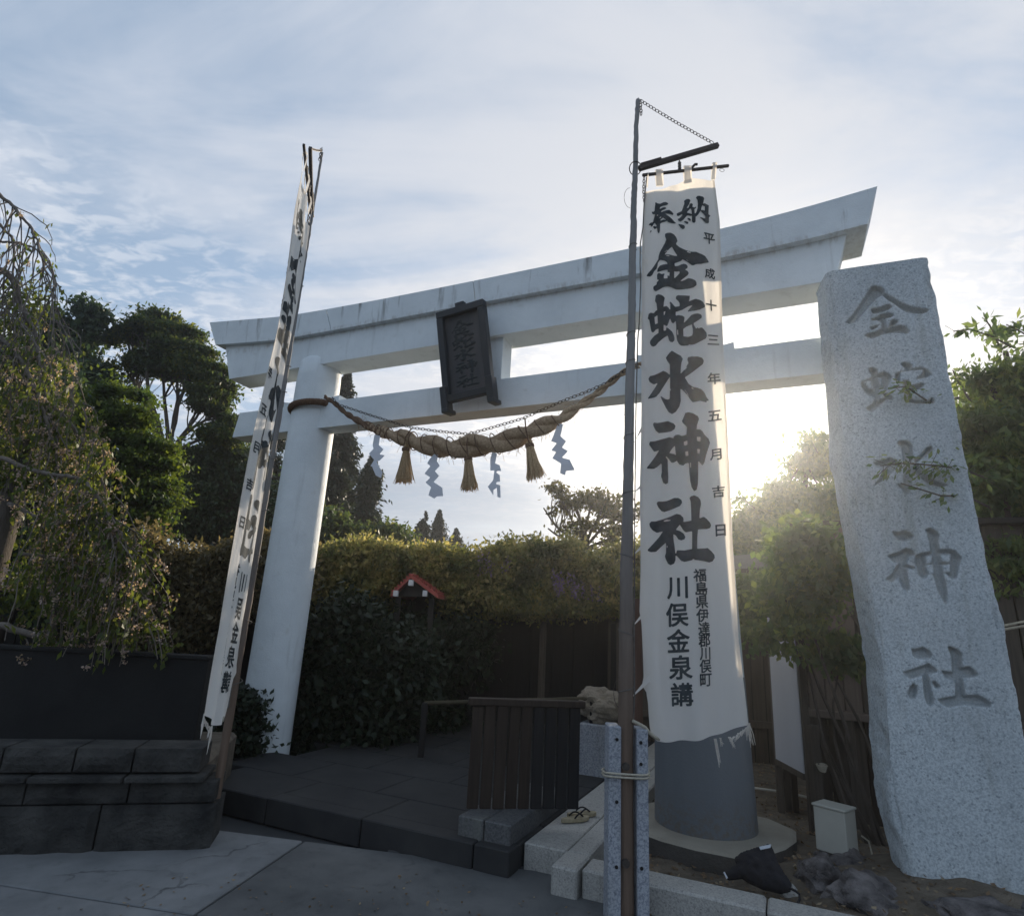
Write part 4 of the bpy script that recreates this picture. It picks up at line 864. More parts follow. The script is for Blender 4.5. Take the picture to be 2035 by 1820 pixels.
# smooth the profile
ks = np.linspace(0, 1, 60)
def smoothed(s, z):
    S = np.linspace(s[0], s[-1], 240); Z = np.interp(S, s, z); k = np.hanning(31); k /= k.sum(); Zp = np.pad(Z, 15, mode='reflect', reflect_type='odd'); return S, np.convolve(Zp, k, 'valid')
S1_, Z1_ = smoothed(kt_s, kt_z); S2_, Z2_ = smoothed(kb_s, kb_z)
# the top beam is cast in four lengths with fine joints
cuts = [0, .262, .52, .765, 1.0]
for a, b in zip(cuts[:-1], cuts[1:]):
    e = .0006
    st = [S1_[0] + (S1_[-1] - S1_[0]) * (a + (e if a else 0)), S1_[0] + (S1_[-1] - S1_[0]) * (b - (e if b < 1 else 0))]; sb = [S2_[0] + (S2_[-1] - S2_[0]) * (a + (e if a else 0)), S2_[0] + (S2_[-1] - S2_[0]) * (b - (e if b < 1 else 0))]
    tt = np.linspace(st[0], st[1], 24); tb = np.linspace(sb[0], sb[1], 24)
    beam(list(tt), list(np.interp(tt, S1_, Z1_)), list(tb), list(np.interp(tb, S2_, Z2_)), TK + .012, TK, 23, .06).build('top_beam', mt['paint'], to)
shs = np.linspace(-3.80, 3.585, 40)
beam(list(shs), list(np.interp(shs, S2_, Z2_) - .001), [-3.613, 3.46], [HSB, HSB], TS, TS, 39).build('upper_beam', mt['paint'], to)
beam([-3.36, 3.40], [HNT, HNT], [-3.413, 3.42], [HNB, HNB], TN, TN, 12).build('tie_beam', mt['paint'], to)
def pillar(sg, zb, band):
    Z = [zb, zb + .02, .9, 1.6, 2.4, 3.2, 3.8, 4.35, 4.56, 4.60]
    g = G(); n = 56
    def ring(z, extra=0): 
        c = T(sg * (2.2504 - .01296 * (z - .18)), 0, z) if sg > 0 else T(-(2.2557 - .004 * z), -.02, z); rr = (.3677 + (.2808 - .3677) * (z - .18) / (3.666 - .18) if sg > 0 else .277 - .0035 * z) + extra
        if z > 4.55: rr -= .012 if z < 4.58 else .05
        return [(c[0] + rr * math.cos(w), c[1] + rr * math.sin(w), z) for w in np.linspace(0, 2 * math.pi, n, endpoint=False)]
    for z in Z: g.v += ring(z)
    g.f = [(i * n + k, i * n + (k + 1) % n, (i + 1) * n + (k + 1) % n, (i + 1) * n + k) for i in range(len(Z) - 1) for k in range(n)] + [tuple((len(Z) - 1) * n + k for k in range(n))]
    o = g.build('pillar', mt['paint'], to, smooth=True)
    if band:
        g = G(); Z = [zb, zb + .01, band - .01, band]; 
        for i, z in enumerate(Z): g.v += ring(z, .004 if 0 < i < 3 else .001)
        g.f = [(i * n + k, i * n + (k + 1) % n, (i + 1) * n + (k + 1) % n, (i + 1) * n + k) for i in range(3) for k in range(n)]
        g.build('base_band', mt['greyband'], to, smooth=True)
pillar(-1, -.02, 0); pillar(1, .18, 1.25)
for sg in (-1, 1):
    for side in (-1, 1):
        s_in = sg * 2.205 + side * .262; s_out = s_in + side * .17
        zi, zo = HNT + .035 + .012, HNT + .075
        P8 = [T(a, b, z) for z0_, z1_ in ((HNT - .03, None),) for a, b, z in ((s_in, .10, z0_), (s_out, .10, z0_), (s_out, -.10, z0_), (s_in, -.10, z0_))] + [T(s_in, .10, zi), T(s_out, .10, zo), T(s_out, -.10, zo), T(s_in, -.10, zi)]
        g = G().hexa(P8); g.build('wedge', mt['paint'], to)
# central strut
tb_ = tbox(-.02, .36, -.11, .11, HNT - .01, HSB + .01, .004); tb_.build('strut', mt['paint'], to)
# plinths
def plinth(sg, z1, rad, label, seed):
    r = np.random.default_rng(seed); c = T(sg * 2.25, 0, 0); t = thing('pillar_plinth', label, 'plinth', c)
    pts = []; n = 16
    for k in range(n):
        w = 2 * math.pi * k / n + yawT; q = rad * (1.0 + .06 * math.cos(4 * w) + .03 * r.normal()); pts.append((c[0] + q * math.cos(w), c[1] + q * math.sin(w)))
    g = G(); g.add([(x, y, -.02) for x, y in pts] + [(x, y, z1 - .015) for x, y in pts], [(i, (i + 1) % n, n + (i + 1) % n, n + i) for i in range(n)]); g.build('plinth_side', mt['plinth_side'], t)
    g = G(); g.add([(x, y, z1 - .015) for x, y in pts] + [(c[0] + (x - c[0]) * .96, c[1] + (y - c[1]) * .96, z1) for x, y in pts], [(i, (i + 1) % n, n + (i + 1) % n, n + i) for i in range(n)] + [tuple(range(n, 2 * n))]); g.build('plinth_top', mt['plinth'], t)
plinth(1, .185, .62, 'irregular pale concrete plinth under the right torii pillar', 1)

# ---- plaque
PLN = mT * math.cos(R(7)) - UP * math.sin(R(7))          # tilted forward
def plq(x, y, n=.36):
    return at_pl(x, y, T(0, n, 4.3), mT)
c5 = lambda x, y: ((1200 + x / 2.0222) * K, (800 + y / 2.0222) * K)
tl, tr, bl2, br2 = [plq(*c5(*q), n) for q, n in (((345, 355), .44), ((655, 307), .44), ((430, 925), .26), ((706, 890), .26))]
tl, tr = [plq(*c5(*q), .42) for q in ((345, 355), (655, 307))]; bl2, br2 = [plq(*c5(*q), .27) for q in ((405, 930), (706, 890))]
wT = (np.linalg.norm(tr - tl) + np.linalg.norm(br2 - bl2)) / 2; cT = (tl + tr + bl2 + br2) / 4; vZ = unit((tl + tr) / 2 - (bl2 + br2) / 2); hT = np.linalg.norm((tl + tr) / 2 - (bl2 + br2) / 2); vX = aT; vX = unit(vX - vZ * (vX @ vZ)); vN = np.cross(vX, vZ); vN = vN if vN @ mT > 0 else -vN
pq = thing('name_plaque', 'dark wooden name plaque with brushed characters fixed at the middle of the torii', 'plaque', cT - vZ * hT / 2)
axp = (vX, vN, vZ)
G().box(cT - vN * .035, (wT - .02, .04, hT - .02), ax=axp).build('backboard', mt['plaque'], pq)
fr = .075
for nm, c, sz in (('frame_rail', cT + vZ * (hT / 2 - fr / 2), (wT, .09, fr)), ('frame_rail', cT - vZ * (hT / 2 - fr / 2), (wT, .09, fr)), ('frame_stile', cT - vX * (wT / 2 - fr / 2), (fr, .086, hT - 2 * fr)), ('frame_stile', cT + vX * (wT / 2 - fr / 2), (fr, .086, hT - 2 * fr))):
    G().box(c, sz, ax=axp, bev=.006).build(nm, mt['plaque_frame'], pq)
for sg in (-1, 1):
    a = cT - vZ * (hT / 2 - .14) + vX * sg * (wT / 2 - .02); g = G(); g.box(a + vN * .01 - vZ * .10, (.075, .13, .26), ax=axp, bev=.008).box(a + vN * .02 - vZ * .24 + vX * .02, (.075, .18, .045), ax=axp, bev=.006); g.build('corner_bracket', mt['plaque_frame'], pq)
G().box(cT + vZ * (hT / 2 + .02), (.10, .06, .05), ax=axp).build('hook_plate', mt['plaque_frame'], pq)
def relief(name, entry, cx, cz, w, h, parent, frame, off, mat, cell=.006, thick=0.01):
    """character from its outlines, scaled to w x h, raised from a plane"""
    po, ho = outlines(entry); allp = np.array([q for p in po for q in p]); lo, hi = allp.min(0), allp.max(0); c = (lo + hi) / 2; s = np.array([w, -h]) / (hi - lo)
    f_ = lambda ps: [np.array([(np.array(q) - c) * s + [cx, cz] for q in p]) for p in ps]
    U, q, S = sdf_mesh(f_(po), f_(ho), cell); o0, X, Z, N = frame
    h_ = off + thick * np.clip(S / .012, 0, 1); V = o0 + U[:, :1] * X + U[:, 1:] * Z + h_[:, None] * N
    return link(meshobj(name, V, q, mat, wloc(parent)), wloc(parent), parent)
fp = (cT, vX, vZ, vN); hs = hT / 2
for key, cz, h in (('kin', .62, .25), ('ja', .28, .24), ('sui', -.04, .20), ('shin', -.34, .22), ('sha', -.66, .20)):
    relief('character', BAN[key], -.01, (cz) * hs * .92, wT * .50, h * hs * 2 * .70, pq, fp, -.013, mt['plaque_ink'], .008, .010)

# ================================================================== ROPE (shimenawa), chain, tassels, paper
nR = .37
def rp(x, y, n=nR): return at_pl(x, y, T(0, n, 0), mT)
c4 = lambda x, y: ((600 + x / 2.0222) * K, (800 + y / 2.0222) * K)
ctr = [c4(848, 900), c4(905, 935), c4(975, 1000), c4(1060, 1052), c4(1150, 1098), c4(1250, 1135), c4(1350, 1160), c4(1450, 1195), c4(1580, 1220), c4(1720, 1228)]
ctr += [c5(540, 1212), c5(640, 1205), c5(750, 1195), c5(850, 1160), c5(950, 1115), c5(1050, 1075), c5(1130, 1045), c5(1210, 985), c5(1300, 925), c5(1400, 850), c5(1500, 765), c5(1590, 712), c5(1660, 690)]
wpx = [22, 24, 28, 34, 48, 64, 84, 100, 112, 116, 118, 118, 112, 110, 102, 88, 70, 52, 44, 40, 36, 32, 30]     # thickness in crop px
cw = [rp(x, y) for x, y in ctr]; rw = [w * 1.17 / 2 / 2.0222 * K * pxm(p) for w, p in zip(wpx, cw)]
cw = np.array(cw); arc = np.concatenate([[0], np.cumsum(np.linalg.norm(np.diff(cw, axis=0), axis=1))])
def cr_path(u):
    x = [np.interp(u, arc, cw[:, k]) for k in range(3)]; return np.stack(x, 1)
NU = 420; U_ = np.linspace(0, arc[-1], NU); CP = cr_path(U_)
ker = np.hanning(21); ker /= ker.sum()
for k in range(3): CP[:, k] = np.convolve(np.pad(CP[:, k], 10, mode='reflect', reflect_type='odd'), ker, 'valid')
RP = np.interp(U_, arc, rw); Tn = unit(np.gradient(CP, axis=0)); An = unit(np.cross(Tn, np.tile(mT, (NU, 1)))); Bn = np.cross(Tn, An)
ro = thing('straw_rope', 'thick twisted straw rope slung between the two pillars of the torii', 'sacred rope', CP[NU // 2])
phase = np.cumsum(np.gradient(U_) / (RP * 8.0 + .03)) * 2 * math.pi
for k in range(2):
    w = phase + math.pi * k; off = RP * .50
    P = CP + An * (np.cos(w) * off)[:, None] + Bn * (np.sin(w) * off * .8)[:, None]
    g = G(); ns = 14; V = []; 
    TT = unit(np.gradient(P, axis=0)); AA = unit(np.cross(TT, np.tile(mT, (NU, 1)))); BB = np.cross(TT, AA)
    for i in range(NU):
        for q in range(ns):
            ww = 2 * math.pi * q / ns; rr = RP[i] * .60 * (1 + .07 * math.sin(q * 2.4 + i * .13) + .03 * rng.normal()); V.append(P[i] + (AA[i] * math.cos(ww) + BB[i] * math.sin(ww)) * rr)
    f = [(i * ns + q, i * ns + (q + 1) % ns, (i + 1) * ns + (q + 1) % ns, (i + 1) * ns + q) for i in range(NU - 1) for q in range(ns)] + [tuple(range(ns)), tuple((NU - 1) * ns + q for q in range(ns))]
    so_ = link(meshobj('strand', V, f, mt['strawrope'], wloc(ro), True), wloc(ro), ro); so_.data.materials.append(mt['oldrope'])
    for pi_, pg in enumerate(so_.data.polygons): pg.material_index = 1 if pi_ < NU * ns * (.24 + .05 * math.sin(pi_ * .37)) else 0
# turns of thin rope round the left and right pillars
def ringrope(sg, z, r0, mat, n0, tilt=0.0, parent=None, name='pillar_loop'):
    c = T(sg * (2.2504 - .013 * (z - .18)), 0, z); rr = (.3677 - .02494 * (z - .18) if sg > 0 else .265) + r0 * .8
    for k in range(2):
        pts = [c + np.array([math.cos(w), math.sin(w), 0]) * (rr + r0 * .6 * math.cos(w * 34 + math.pi * k)) + UP * (r0 * .75 * math.sin(w * 34 + math.pi * k) + tilt * math.cos(w - n0)) for w in np.linspace(0, 2 * math.pi, 260)]
        G().tube(pts, r0 * .72, 7, cap=False).build(name, mat, parent, smooth=True)
ringrope(-1, 3.955, .030, mt['oldrope'], 0, .03, ro); ringrope(1, 3.98, .030, mt['oldrope'], 0, .02, ro)
# binding cords round the rope
for i in range(14):
    u = int(NU * (.24 + .52 * i / 13)); c, rr = CP[u], RP[u]
    G().torus(c, unit(An[u] + Tn[u] * .35), Bn[u], rr * 1.08, rr * 1.05, .006, 20, 4).build('binding', mt['oldrope'], ro)
# loose straws
g = G()
for i in range(260):
    u = rng.integers(60, 360); w = rng.random() * 6.28; o = CP[u] + (An[u] * math.cos(w) + Bn[u] * math.sin(w)) * RP[u] * 1.0; d = unit(Tn[u] * rng.normal() + (An[u] * math.cos(w) + Bn[u] * math.sin(w)) * .8 + rng.normal(size=3) * .4)
    L = .03 + .06 * rng.random(); g.tube([o, o + d * L * .5, o + d * L + [0, 0, -.02]], .0018, 3, cap=False)
tag(g.build('loose_straw', mt['strawrope'], ro), kind='stuff')
# chain
chp = [c4(895, 905), c4(935, 950), c4(1020, 978), c4(1130, 1015), c4(1250, 1052), c4(1400, 1097), c4(1560, 1118), c4(1760, 1137), c5(545, 1137), c5(700, 1095), c5(900, 1035), c5(1000, 990), c5(1150, 925), c5(1300, 868), c5(1420, 815), c5(1520, 745), c5(1620, 695)]
def chain_obj(pts, link_l, parent=None, name='chain', wire=.0045):
    pts = np.array(pts); a = np.concatenate([[0], np.cumsum(np.linalg.norm(np.diff(pts, axis=0), axis=1))]); n = max(2, int(a[-1] / (link_l * .78))); g = G()
    for i in range(n):
        u = a[-1] * (i + .5) / n; c = np.array([np.interp(u, a, pts[:, k]) for k in range(3)]); c2 = np.array([np.interp(min(u + .01, a[-1]), a, pts[:, k]) for k in range(3)]); c1 = np.array([np.interp(max(u - .01, 0), a, pts[:, k]) for k in range(3)])
        t_ = unit(c2 - c1); s_ = unit(np.cross(t_, [0.13, .9, .3])); o_ = np.cross(t_, s_); b_ = s_ if i % 2 else unit(o_ * .8 + s_ * .6)
        g.torus(c, t_, b_, link_l * .5, link_l * .27, wire, 10, 4)
    return g
o = chain_obj([rp(x, y, .40) for x, y in chp], .046, wire=.0038).build('hanging_chain', mt['metal']); tag(o, 'thin iron chain sagging just above the straw rope', 'chain')
# cords from chain to rope
for i, (a, b) in enumerate(((c4(1400, 1100), c4(1348, 1215)), (c4(1760, 1138), c4(1757, 1275)), (c5(905, 1035), c5(932, 1190)))):
    A, B = rp(*a, .42), rp(*b, .47); G().tube([A, (A + B) / 2 + mT * .03, B], .007, 5).build('tie_cord', mt['oldrope'], ro)
# tassels
tas = [((c4(1366, 1205)), c4(1345, 1445), 122, 'leftmost of the three straw tassels, splayed and see-through, hanging from the rope'), (c4(1757, 1262), c4(1768, 1492), 100, 'middle straw tassel, long and straight, hanging from the lowest part of the rope'), (c5(930, 1180), c5(973, 1420), 112, 'rightmost of the three straw tassels, swung to the right under the rope')]
for (a, b, wd_, lab) in tas:
    A, B = rp(*a, nR + .02), rp(*b, nR + .02); L = np.linalg.norm(B - A); hw = wd_ * 1.2 / 2 / 2.0222 * K * pxm(B)
    t = thing('straw_tassel', lab, 'tassel', A, 'straw tassels on the rope'); g = G(); ax_ = unit(B - A); sx = unit(aT - ax_ * (aT @ ax_)); sy = np.cross(ax_, sx)
    for i in range(150):
        w = rng.random() * 6.283; q = math.sqrt(rng.random()); d = sx * math.cos(w) * q + sy * math.sin(w) * q * .7; L2 = L * (.90 + .12 * rng.random())
        p0 = A + d * .03; p1 = A + ax_ * L2 * .18 + d * .036; p2 = A + ax_ * L2 * .6 + d * hw * .62; p3 = A + ax_ * L2 + d * hw + rng.normal(size=3) * .008
        g.tube([p0, p1, p2, p3], [.005, .0045, .0045, .003], 3, cap=False)
    tag(g.build('straws', mt['tassel'], t), kind='stuff')
    G().tube([A + ax_ * .035, A + ax_ * .065], .043, 10).build('binding', mt['oldrope'], t)
# paper streamers: zigzag outlines in crop pixels, folded back and forth
shide = [(c5, "1115,1070 1148,1075 1130,1150 1168,1183 1140,1222 1178,1245 1140,1285 1190,1300 1222,1365 1165,1372 1160,1398 1128,1385 1135,1325 1078,1290 1102,1250 1072,1240 1108,1195 1070,1183", 'rightmost paper streamer, nearest the flagpole, white zigzag'),
         (c5, "700,1248 728,1262 715,1322 745,1335 756,1372 732,1370 722,1380 745,1398 747,1440 730,1438 720,1452 750,1462 750,1542 730,1535 728,1478 705,1492 705,1528 670,1470 702,1430 712,1368 686,1368 684,1300", 'narrow twisted paper streamer between the middle and right tassels'),
         (c5, "330,1262 354,1270 345,1308 365,1338 335,1372 360,1402 325,1440 382,1478 385,1530 345,1532 330,1546 292,1525 310,1475 272,1442 305,1412 268,1388 305,1340 283,1322 300,1295", 'wide zigzag paper streamer between the left and middle tassels'),
         (c4, "1165,1140 1200,1148 1190,1205 1222,1235 1195,1265 1230,1272 1195,1305 1175,1310 1198,1350 1215,1378 1205,1415 1172,1400 1150,1345 1138,1340 1160,1300 1128,1262 1158,1230 1150,1205", 'leftmost paper streamer, half hidden in front of the dark trees')]
for cf, s_, lab in shide:
    poly = [cf(x, y) for x, y in P_(s_)]; W3 = [rp(x, y, nR + .02) for x, y in poly]; o0 = W3[0]; pol = [np.array([(p - o0) @ aT, (p - o0)[2]]) for p in W3]
    U, q, S = sdf_mesh([pol], [], .006); zlen = U[:, 1].max() - U[:, 1].min()
    yoff = .003 * (2 * np.abs(((U[:, 1] / (zlen / 5.0)) % 2) - 1) - 1) + .001 * U[:, 0] / .1
    V = o0 + U[:, :1] * aT + U[:, 1:] * UP + yoff[:, None] * mT; V2 = V - mT * .0012; n = len(V)
    o = link(meshobj('paper_streamer', np.vstack([V, V2]), np.vstack([q, q[:, ::-1] + n]), mt['paper'], o0), o0); tag(o, lab, 'paper streamer', 'zigzag paper streamers on the rope')

# ================================================================== NEAR FLAGPOLE AND BANNER
YB = 3.79
cb = lambda x, y: ((1900 + x / 2.022) * K, (280 + y / 2.022) * K)
polepx = [(1267.5, 199, 8.5), (1266, 230, 9), (1264, 265, 9.4), (1263.5, 300, 10), (1262, 353, 11), (1260, 390, 11.5), (1259, 421, 12), (1258.5, 470, 13.5), (1257, 522, 14), (1256, 580, 15), (1255, 647, 16), (1252, 741, 18), (1250.5, 850, 20), (1249, 947, 21), (1247, 1040, 23), (1245.5, 1142, 25.5), (1244, 1280, 28), (1243, 1442, 31.5), (1243, 1600, 33), (1243, 1850, 34)]
pp_ = [at_y(x, y, YB) for x, y, w in polepx]; pr_ = [w / 2 * pxm(p) for (x, y, w), p in zip(polepx, pp_)]
fpb = pp_[-1] * [1, 1, 0]; fp_ = thing('flagpole', 'tall weathered wooden flagpole clamped between two granite posts, with an outrigger arm', 'flagpole', fpb, 'banner poles before the torii')
dense = []; dr = []
for i in range(len(pp_) - 1):
    for u in np.linspace(0, 1, 5, endpoint=False): dense.append(pp_[i] * (1 - u) + pp_[i + 1] * u + rng.normal(size=3) * [.0018, .0018, 0]); dr.append((pr_[i] * (1 - u) + pr_[i + 1] * u) * (1 + .02 * rng.normal()))
dense.append(pp_[-1]); dr.append(pr_[-1])
G().tube(dense, dr, 12).build('pole', mt['pole'], fp_, smooth=True)
def py(x, y, dy=0.0): return at_y(x, y, YB + dy)
a0, a1 = py(*cb(212, 505)), py(*cb(716, 357)); adir = unit(a1 - a0); an = np.array([0, -1.0, 0]); az_ = np.cross(adir, an); az_ = az_ if az_[2] > 0 else -az_
G().box((a0 + a1) / 2, (np.linalg.norm(a1 - a0), .036, .038), ax=(adir, an, az_), bev=.004).build('arm', mt['pole_dark'], fp_)
G().box(a0 + adir * .11 + az_ * .024, (.17, .040, .012), ax=(adir, an, az_)).build('arm_plate', mt['pole_dark'], fp_)
chain_obj([py(*cb(222, 72)), py(*cb(330, 140)), py(*cb(450, 212)), py(*cb(570, 280)), py(*cb(684, 344))], .038, wire=.0030).build('stay_chain', mt['metal'], fp_)
chain_obj([py(*cb(222, 75)), py(*cb(228, 165))], .036, wire=.004).build('loose_chain', mt['metal'], fp_)
c = py(*cb(190, 503)); G().torus(c, np.array([1.0, 0, 0]), unit(np.array([0, -.5, 1.0])), .045, .05, .004, 16, 5).build('pole_ring', mt['metal'], fp_)
hk = py(*cb(470, 455)); hk2 = py(*cb(472, 520))
g = G(); g.tube([hk, (hk + hk2) / 2, hk2], [.006, .006, .006], 6)
for u in (.25, .5, .75): g.box(hk * (1 - u) + hk2 * u, (.022, .018, .014))
g.build('pulley_hook', mt['metal'], fp_)
G().tube([py(*cb(205, 75)), py(*cb(210, 55))], .003, 5).build('finial_nail', mt['metal'], fp_)

bn = thing('shrine_banner', 'tall white cotton banner with black brush characters, facing the viewer on the near pole', 'banner', py(1275, 350))
X0 = float(py(1345, 900)[0])
def fold(X, Z):
    X = np.asarray(X); Z = np.asarray(Z)
    e = np.clip((X - .92) / .5, 0, 1); low = np.clip((1.75 - Z) / .8, 0, 1)
    return .014 * np.sin(X * 23 + Z * 1.3 + .8 * np.sin(Z * 1.9)) + .007 * np.sin(X * 47 - Z * 2.1 + 1) * (1 - e * .5) + .018 * low * np.sin((X - .86) * 34 + (Z - 1) * 7) * np.exp(-((X - .95) / .22) ** 2) + .02 * e ** 2 * np.sin(Z * 2.2)
Lp = [(1282.5, 379), (1279, 430), (1277, 500), (1276, 600), (1274, 711), (1273, 863), (1271, 975), (1273, 1114), (1273, 1132), (1271, 1215), (1275, 1240), (1278, 1299), (1280, 1345), (1277, 1362), (1285, 1375), (1288, 1396), (1291, 1440), (1294, 1462), (1306, 1472)]
Rp = [(1419.5, 354), (1425, 400), (1430, 440), (1434, 520), (1438, 620), (1441, 720), (1444, 830), (1448, 950), (1453, 1080), (1460, 1180), (1466, 1270), (1475, 1345), (1482, 1400), (1487, 1440)]
tp_l, tp_r = Lp[0], Rp[0]
NV, NUu = 260, 34; V = []
def yedge(l, v): 
    ys = [q[1] for q in l]; y = ys[0] + (ys[-1] - ys[0]) * v; return np.interp(y, ys, [q[0] for q in l]), y
for i in range(NV + 1):
    v = i / NV; xl, yl = yedge(Lp, v); xr, yr = yedge(Rp, v)
    for j in range(NUu + 1):
        u = j / NUu; x = xl + (xr - xl) * u; y = yl + (yr - yl) * u
        y += (1 - v) ** 24 * 5 * math.sin(u * math.pi * 2.6) + v ** 20 * (14 * math.sin(math.pi * u) * (1 - u * .3) + 1.2 * math.sin(u * 19))
        p = at_y(x, y, YB); V.append((p[0], YB + fold(p[0], p[2]), p[2]))
F = np.array([(i * (NUu + 1) + j, i * (NUu + 1) + j + 1, (i + 1) * (NUu + 1) + j + 1, (i + 1) * (NUu + 1) + j) for i in range(NV) for j in range(NUu)])
V = np.array(V); link(meshobj('cloth', V, F, mt['cloth'], wloc(bn), True), wloc(bn), bn)
# hems: doubled edge of the cloth
for cols_, nm in (((0, 1), 'left_hem'), ((NUu - 1, NUu), 'right_hem')):
    Vh = []; 
    for i in range(NV + 1):
        for c_ in cols_: q = V[i * (NUu + 1) + c_]; Vh.append((q[0], q[1] - .0016, q[2]))
    Fh = [(2 * i, 2 * i + 1, 2 * i + 3, 2 * i + 2) for i in range(NV)]; link(meshobj('hem', Vh, Fh, mt['cloth'], wloc(bn), True), wloc(bn), bn)
def ban_pt(x, y, off): p = at_y(x, y, YB); return np.array([p[0], YB + fold(p[0], p[2]) + off, p[2]])
def put_char(U, q, name='character'):
    fy = YB + fold(U[:, 0], U[:, 1]); A = np.stack([U[:, 0], fy - .0035, U[:, 1]], 1); B = np.stack([U[:, 0], fy + .0022, U[:, 1]], 1); n = len(A)
    link(meshobj(name, np.vstack([A, B]), np.vstack([q, q[:, ::-1] + n]) if isinstance(q, np.ndarray) else list(q) + [tuple(i + n for i in f[::-1]) for f in q], mt['ink'], wloc(bn)), wloc(bn), bn)
for key in BAN:
    po, ho = outlines(BAN[key]); f_ = lambda ps: [np.array([at_y(x, y, YB)[[0, 2]] for x, y in p]) for p in ps]
    U, q, S = sdf_mesh(f_(po), f_(ho), .0055); put_char(U, q)
# small writing set with the bundled face, slanted and thickened like brushwork
def glyph(ch, bold=0.0):
    cu = bpy.data.curves.new('t', 'FONT'); cu.body = ch; cu.offset = bold; cu.resolution_u = 3; cu.size = 1.0
    ob = bpy.data.objects.new('t', cu); C.objects.link(ob); dg = bpy.context.evaluated_depsgraph_get(); dg.update()
    me = bpy.data.meshes.new_from_object(ob.evaluated_get(dg)); v = np.array([p.co[:2] for p in me.vertices]); f = [tuple(p.vertices) for p in me.polygons]
    bpy.data.objects.remove(ob); bpy.data.curves.remove(cu); bpy.data.meshes.remove(me)
    c = (v.max(0) + v.min(0)) / 2; v = v - c; v[:, 1] += v[:, 0] * .10; return v, f, (v.max(0) - v.min(0))
def seg_inside(P, segs):
    ins = np.zeros(len(P), bool); d = np.full(len(P), 1e9)
    for a, b in segs:
        c = ((a[1] > P[:, 1]) != (b[1] > P[:, 1])); den = (b[1] - a[1]) if abs(b[1] - a[1]) > 1e-12 else 1e-12
        ins ^= c & (P[:, 0] < (b[0] - a[0]) * (P[:, 1] - a[1]) / den + a[0]); ab = b - a; t = np.clip(((P - a) @ ab) / (ab @ ab + 1e-15), 0, 1)
        d = np.minimum(d, np.linalg.norm(P - (a + t[:, None] * ab), axis=1))
    return np.where(ins, d, -d)
def small_text(items, size_px, wide=1.0):
    for ch, x, y in items:
        v, f, ext = glyph(ch); p = at_y(x, y, YB); k = size_px * pxm(p) / max(ext[0], ext[1], .35)
        from collections import Counter
        cnt = Counter(tuple(sorted((q[i], q[(i + 1) % len(q)]))) for q in f for i in range(len(q)))
        w = v * k * [wide, 1] + p[[0, 2]]; segs = [(w[a], w[b]) for (a, b), m in cnt.items() if m == 1]
        U, q, S = sdf_mesh([w - [k * .03, k * .03], w + [k * .03, k * .03]], [], k / 40, fn=lambda Q: seg_inside(Q, segs) + k * .020); put_char(U, q)
small_text([('平', 1409, 475), ('成', 1411, 543), ('十', 1414, 606), ('三', 1418, 675), ('年', 1419, 752), ('五', 1420, 826), ('月', 1422, 903), ('吉', 1427, 977), ('日', 1431, 1054)], 24)
c3b = lambda x, y: ((1900 + x / 2.275) * K, (1700 + y / 2.275) * K)
small_text([(c_, *c3b(x, y)) for c_, x, y in (('福', 668, 240), ('島', 680, 335), ('県', 684, 430), ('伊', 688, 525), ('達', 700, 617), ('郡', 703, 705), ('川', 708, 797), ('俣', 712, 885), ('町', 716, 985))], 25)
small_text([(c_, *c3b(x, y)) for c_, x, y in (('川', 515, 328), ('俣', 513, 520), ('金', 523, 705), ('泉', 540, 895), ('講', 548, 1090))], 45, .95)
# crossbar with cloth loops
b0, b1 = py(*cb(235, 547)), py(*cb(783, 487)); bd = unit(b1 - b0); bz_ = np.cross(bd, an); bz_ = bz_ if bz_[2] > 0 else -bz_
G().box((b0 + b1) / 2, (np.linalg.norm(b1 - b0), .020, .021), ax=(bd, an, bz_), bev=.003).build('crossbar', mt['pole_dark'], bn)
for (xa, ya), (xb, yb), w in ((cb(340, 528), cb(346, 616), 45), (cb(520, 505), cb(525, 600), 47), (cb(692, 484), cb(684, 576), 26), (cb(268, 545), cb(266, 625), 6)):
    A, B = py(xa, ya), py(xb, yb); hw = w / 2 / 2.022 * K * pxm(A); sx = np.array([hw, 0, hw * .1])
    g = G(); pts = [(B + [0, -.006, 0]), (A + [0, -.020, 0]), (A + [0, -.012, .018]), (A + [0, .012, .018]), (A + [0, .020, 0]), (B + [0, .006, 0])]
    for p in pts: g.v += [tuple(p - sx), tuple(p + sx)]
    g.f = [(2 * i, 2 * i + 1, 2 * i + 3, 2 * i + 2) for i in range(5)]; g.build('loop', mt['cloth'], bn)
g = G(); g.torus(py(*cb(740, 515)), np.array([1.0, 0, 0]), UP, .018, .014, .002, 12, 4).build('ring', mt['metal'], bn)
q0, q1 = py(*cb(548, 500)), py(*cb(584, 478)); G().tube([q0, q0 * .4 + q1 * .6 + [0, 0, .012], q1], .010, 6).build('toggle', mt['pole_dark'], bn)
chain_obj([py(*cb(246, 560)), py(*cb(242, 640)), py(*cb(246, 715))], .030, wire=.0035).build('side_chain', mt['metal'], bn)
